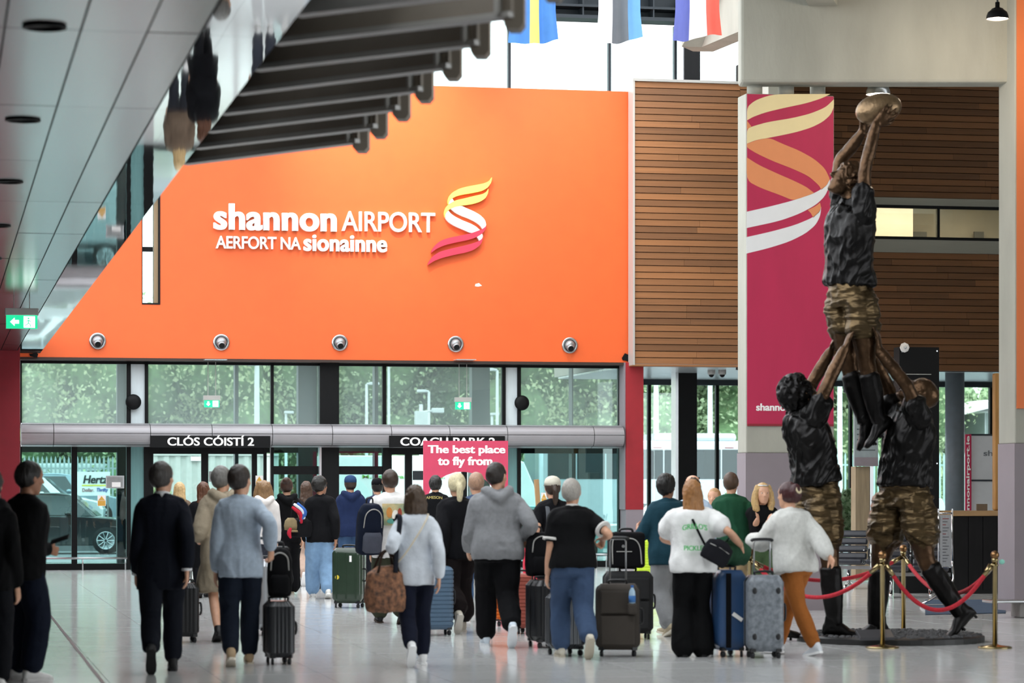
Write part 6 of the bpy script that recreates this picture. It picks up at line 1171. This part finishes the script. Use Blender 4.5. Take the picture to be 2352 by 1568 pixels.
# palisade fence
def fence(label, u0, u1, Y, v0, m):
    xa, xb = XY(u0, Y), XY(u1, Y); zt_ = ZY(u0, v0, Y); t = thing('palisade_fence', label, 'fence', (xa, Y, GZ)); fb = MB(); x = xa
    while x < xb: fb.bb((x, Y, GZ), (x+.065, Y+.02, zt_-.06)); fb.poly([(x, Y, zt_-.06), (x+.065, Y, zt_-.06), (x+.0325, Y, zt_+.06)], (0, .02, 0)); x += .15
    fb.build('pale', m, t, wc=True, kind='stuff')
    for z in (.4, zt_-.4): piece('fence_rail', m, (xa, Y+.025, z), (xb, Y+.06, z+.06), t)
    n = int((xb-xa)/2.7)+1
    for i in range(n+1): piece('fence_post', m, (xa+i*2.7, Y+.06, GZ), (xa+i*2.7+.1, Y+.14, zt_-.1), t)
M_galv = mat('galvanised', 'aab6b6', .5, metal=.3, var=.1)
fence('grey palisade fence behind the car hire bay at the left', -120, 350, 97, 1050, M_galv); fence('pale green palisade fence behind the right hand pane', 1160, 1440, 90, 1060, mat('green_fence', '7fa89c', .6)); fence('pale fence outside behind the banner column and statue', 1690, 2360, 92, 1042, mat('pale_green_fence', 'a9c9c0', .6))
# container wall
YV = 74.; t = thing('shipping_container', 'pale grey-green corrugated container outside the left sliding doors', 'container', (XY(352, YV), YV, GZ)); xa, xb = XY(352, YV), XY(640, YV); n = int((xb-xa)/.28); out = []
for i in range(n): x = xa+(xb-xa)*i/n; s_ = (xb-xa)/n; out += [(x, YV), (x+s_*.35, YV), (x+s_*.5, YV+.05), (x+s_*.85, YV+.05)]
out += [(xb, YV), (xb, YV+2.3), (xa, YV+2.3)]; MB().poly([(x, y, GZ+.1) for x, y in out], (0, 0, ZY(400, 1046, YV)-GZ-.1)).build('container_wall', mat('container_grey', 'bcc9c2', .6, var=.06), t, wc=True); piece('top_rail', mat('container_grey'), (xa, YV-.03, ZY(400, 1046, YV)), (xb, YV+2.3, ZY(400, 1041, YV)), t); piece('small_sign', M_white, (XY(438, YV), YV-.05, ZY(440, 1058, YV)), (XY(462, YV), YV-.03, ZY(440, 1048, YV)), t)
for u, lab in ((442, 'red and white bollard outside the left doors, left one'), (470, 'red and white bollard outside the left doors, right one')):
    p = W(u, HY, 66); t = thing('bollard', lab, 'bollard', (p[0], p[1], GZ), 0, 'striped bollards')
    for k in range(5): MB().lathe([(.045, k*.22), (.045, k*.22+.22)], n=12).build('band', M_red if k % 2 else M_white, t, True)
# lorry
YL = 76.; t = thing('lorry', 'white lorry with green M.Fitzgerald lettering outside the right sliding doors', 'lorry', (XY(760, YL), YL, GZ)); xa, xb = XY(745, YL), XY(1075, YL); zL = ZY(900, 1046, YL)
MB().bb((xa, YL, .75), (xb, YL+2.4, zL)).build('box_body', carpaint('f4f8f6', 0.), t, wc=True, bevel=.03); piece('chassis', M_black, (xa+.1, YL+.2, .35), (xb+1.6, YL+2.2, .74), t); MB().poly([(xb+.1, YL+.05, .4), (xb+2., YL+.05, .4), (xb+1.95, YL+.05, 1.5), (xb+1.6, YL+.05, 2.3), (xb+.1, YL+.05, 2.3)], (0, 2.3, 0)).build('cab', carpaint('f4f8f6', 0.), t, wc=True, bevel=.05)
for x in (xa+.8, xa+1.9, xb-.6, xb+1.2):
    for y in (YL+.25, YL+2.1): MB().lathe([(.25, -.13), (.46, -.12), (.46, .12), (.25, .13)], c=(x, y, GZ+.46), axis=(0, 1, 0)).build('wheel', M_tyre, t, True, wc=True)
ptext('M.Fitzgerald Co Ltd.', 832, 1022, 1090, 1101, YL-.01, mat('green_letter', '58b84a', .6), t, bold=.01, depth=.01)
# coach
YX = 84.; t = thing('coach', 'silver coach with dark windows parked outside beyond the red pier', 'coach', (XY(1420, YX), YX, GZ)); xa, xb = XY(1240, YX), XY(1735, YX); zX = ZY(1600, 1012, YX); ms = carpaint('c4ccd2', .3)
MB().bb((xa, YX, .1), (xb, YX+2.5, zX)).build('coach_body', ms, t, wc=True, bevel=.18, seg=4); MB().bb((XY(1510, YX), YX+.3, zX-.02), (XY(1700, YX), YX+2.2, zX+.24)).build('roof_unit', ms, t, wc=True, bevel=.12)
for k in range(7):
    a, b_ = xa+.25+(xb-xa-.4)*k/7, xa+.2+(xb-xa-.4)*(k+1)/7; piece('coach_window', M_win, (a, YX-.015, ZY(1600, 1100, YX)), (b_, YX+.02, ZY(1600, 1032, YX)), t)
piece('skirt', mat('coach_skirt', '8d959b', .4), (xa+.1, YX-.012, .15), (xb-.1, YX+.02, .5), t)
for u in (1500, 1665): piece('red_mark', M_red, (XY(u, YX), YX-.02, ZY(1600, 1029, YX)), (XY(u+20, YX), YX-.012, ZY(1600, 1027, YX)), t)
for x in (xa+1.4, xb-1.6): MB().lathe([(.28, -.14), (.5, -.13), (.5, .13), (.28, .14)], c=(x, YX+.1, GZ+.5), axis=(0, 1, 0)).build('wheel', M_tyre, t, True, wc=True)
# lamp posts, cameras
M_pole = mat('galvanised_pole', 'c3cccc', .5, var=.05)
for u, v, D_, arm, lab in ((842, 882, 88, 16, 'lamp post with short right arm left of the long pole'), (893, 836, 90, 6, 'tallest thin lamp post right of the mullion'), (985, 899, 92, -15, 'lamp post with left arm near the security camera'), (1142, 850, 86, -18, 'lamp post with wide arm beside the grey-green column'), (590, 838, 88, -8, 'broad pale lamp post above the CLÓS sign'), (657, 948, 94, 6, 'short distant lamp post in the second bay'), (1130, 952, 94, 6, 'short distant lamp post near the right frosted panel'), (1507, 872, 90, 8, 'white pole left of the black column outside'), (1631, 872, 90, 8, 'white pole right of the black column outside'), (1929, 868, 90, 8, 'white pole outside behind the left lifter arm')):
    p = W(u, v, D_); t = thing('lamp_post', lab, 'lamp post', (p[0], p[1], GZ), -TH, 'lamp posts outside'); h = p[2]-GZ; r_ = .055 if u not in (590, 1507, 1631, 1929) else .1
    MB().lathe([(r_*1.5, 0), (r_*1.4, .4), (r_, .6), (r_*.75, h)], n=12).build('pole', M_pole, t, True); a = arm/F*D_; MB().tube([(0, 0, h), (a, 0, h+.03)], .04, 8).build('arm', M_pole, t, True); MB().box((a*1.1, 0, h+.02), (.32, .16, .09)).build('lamp_head', M_pole, t, bevel=.02)
p = W(967, 928, 90); t = thing('security_camera', 'security camera cabinet post beside the lamp posts outside', 'camera', (p[0], p[1], GZ)); MB().lathe([(.07, 0), (.06, p[2]-GZ)], n=10).build('pole', M_pole, t, True); MB().box((-.02, -.1, p[2]-GZ-.5), (.4, .2, .55)).build('cabinet', M_pole, t, bevel=.02); MB().box((.55, 0, p[2]-GZ-.2), (.4, .16, .16)).build('camera_head', M_pole, t, bevel=.03); MB().cyl((0, 0, p[2]-GZ-.25), (.5, 0, p[2]-GZ-.2), .03).build('arm', M_pole, t)
# white roofed building, far right
YW = 112.; xa, xb = XY(2150, YW), XY(2420, YW); z1 = ZY(2250, 948, YW); t = thing('terminal_building', 'far white building with curved roof at the right', 'building', (xa, YW, GZ)); MB().bb((XY(2262, YW), YW, GZ), (xb, YW+8, z1)).build('wall', mat('white_cladding', 'd9dfe3', .6, var=.04), t, wc=True); out = [(xa+(xb-xa)*q, z1+.7*math.sin(q*2.2)-.35) for q in np.linspace(0, 1, 12)]; MB().poly([(x, YW-1, z) for x, z in out]+[(x, YW-1, z+.3) for x, z in out[::-1]], (0, 10, 0)).build('roof', M_white, t, wc=True)
for k in range(5): x = XY(2266, YW)+k*.75; piece('wall_rib', M_galv, (x, YW-.05, GZ), (x+.1, YW, z1), t)
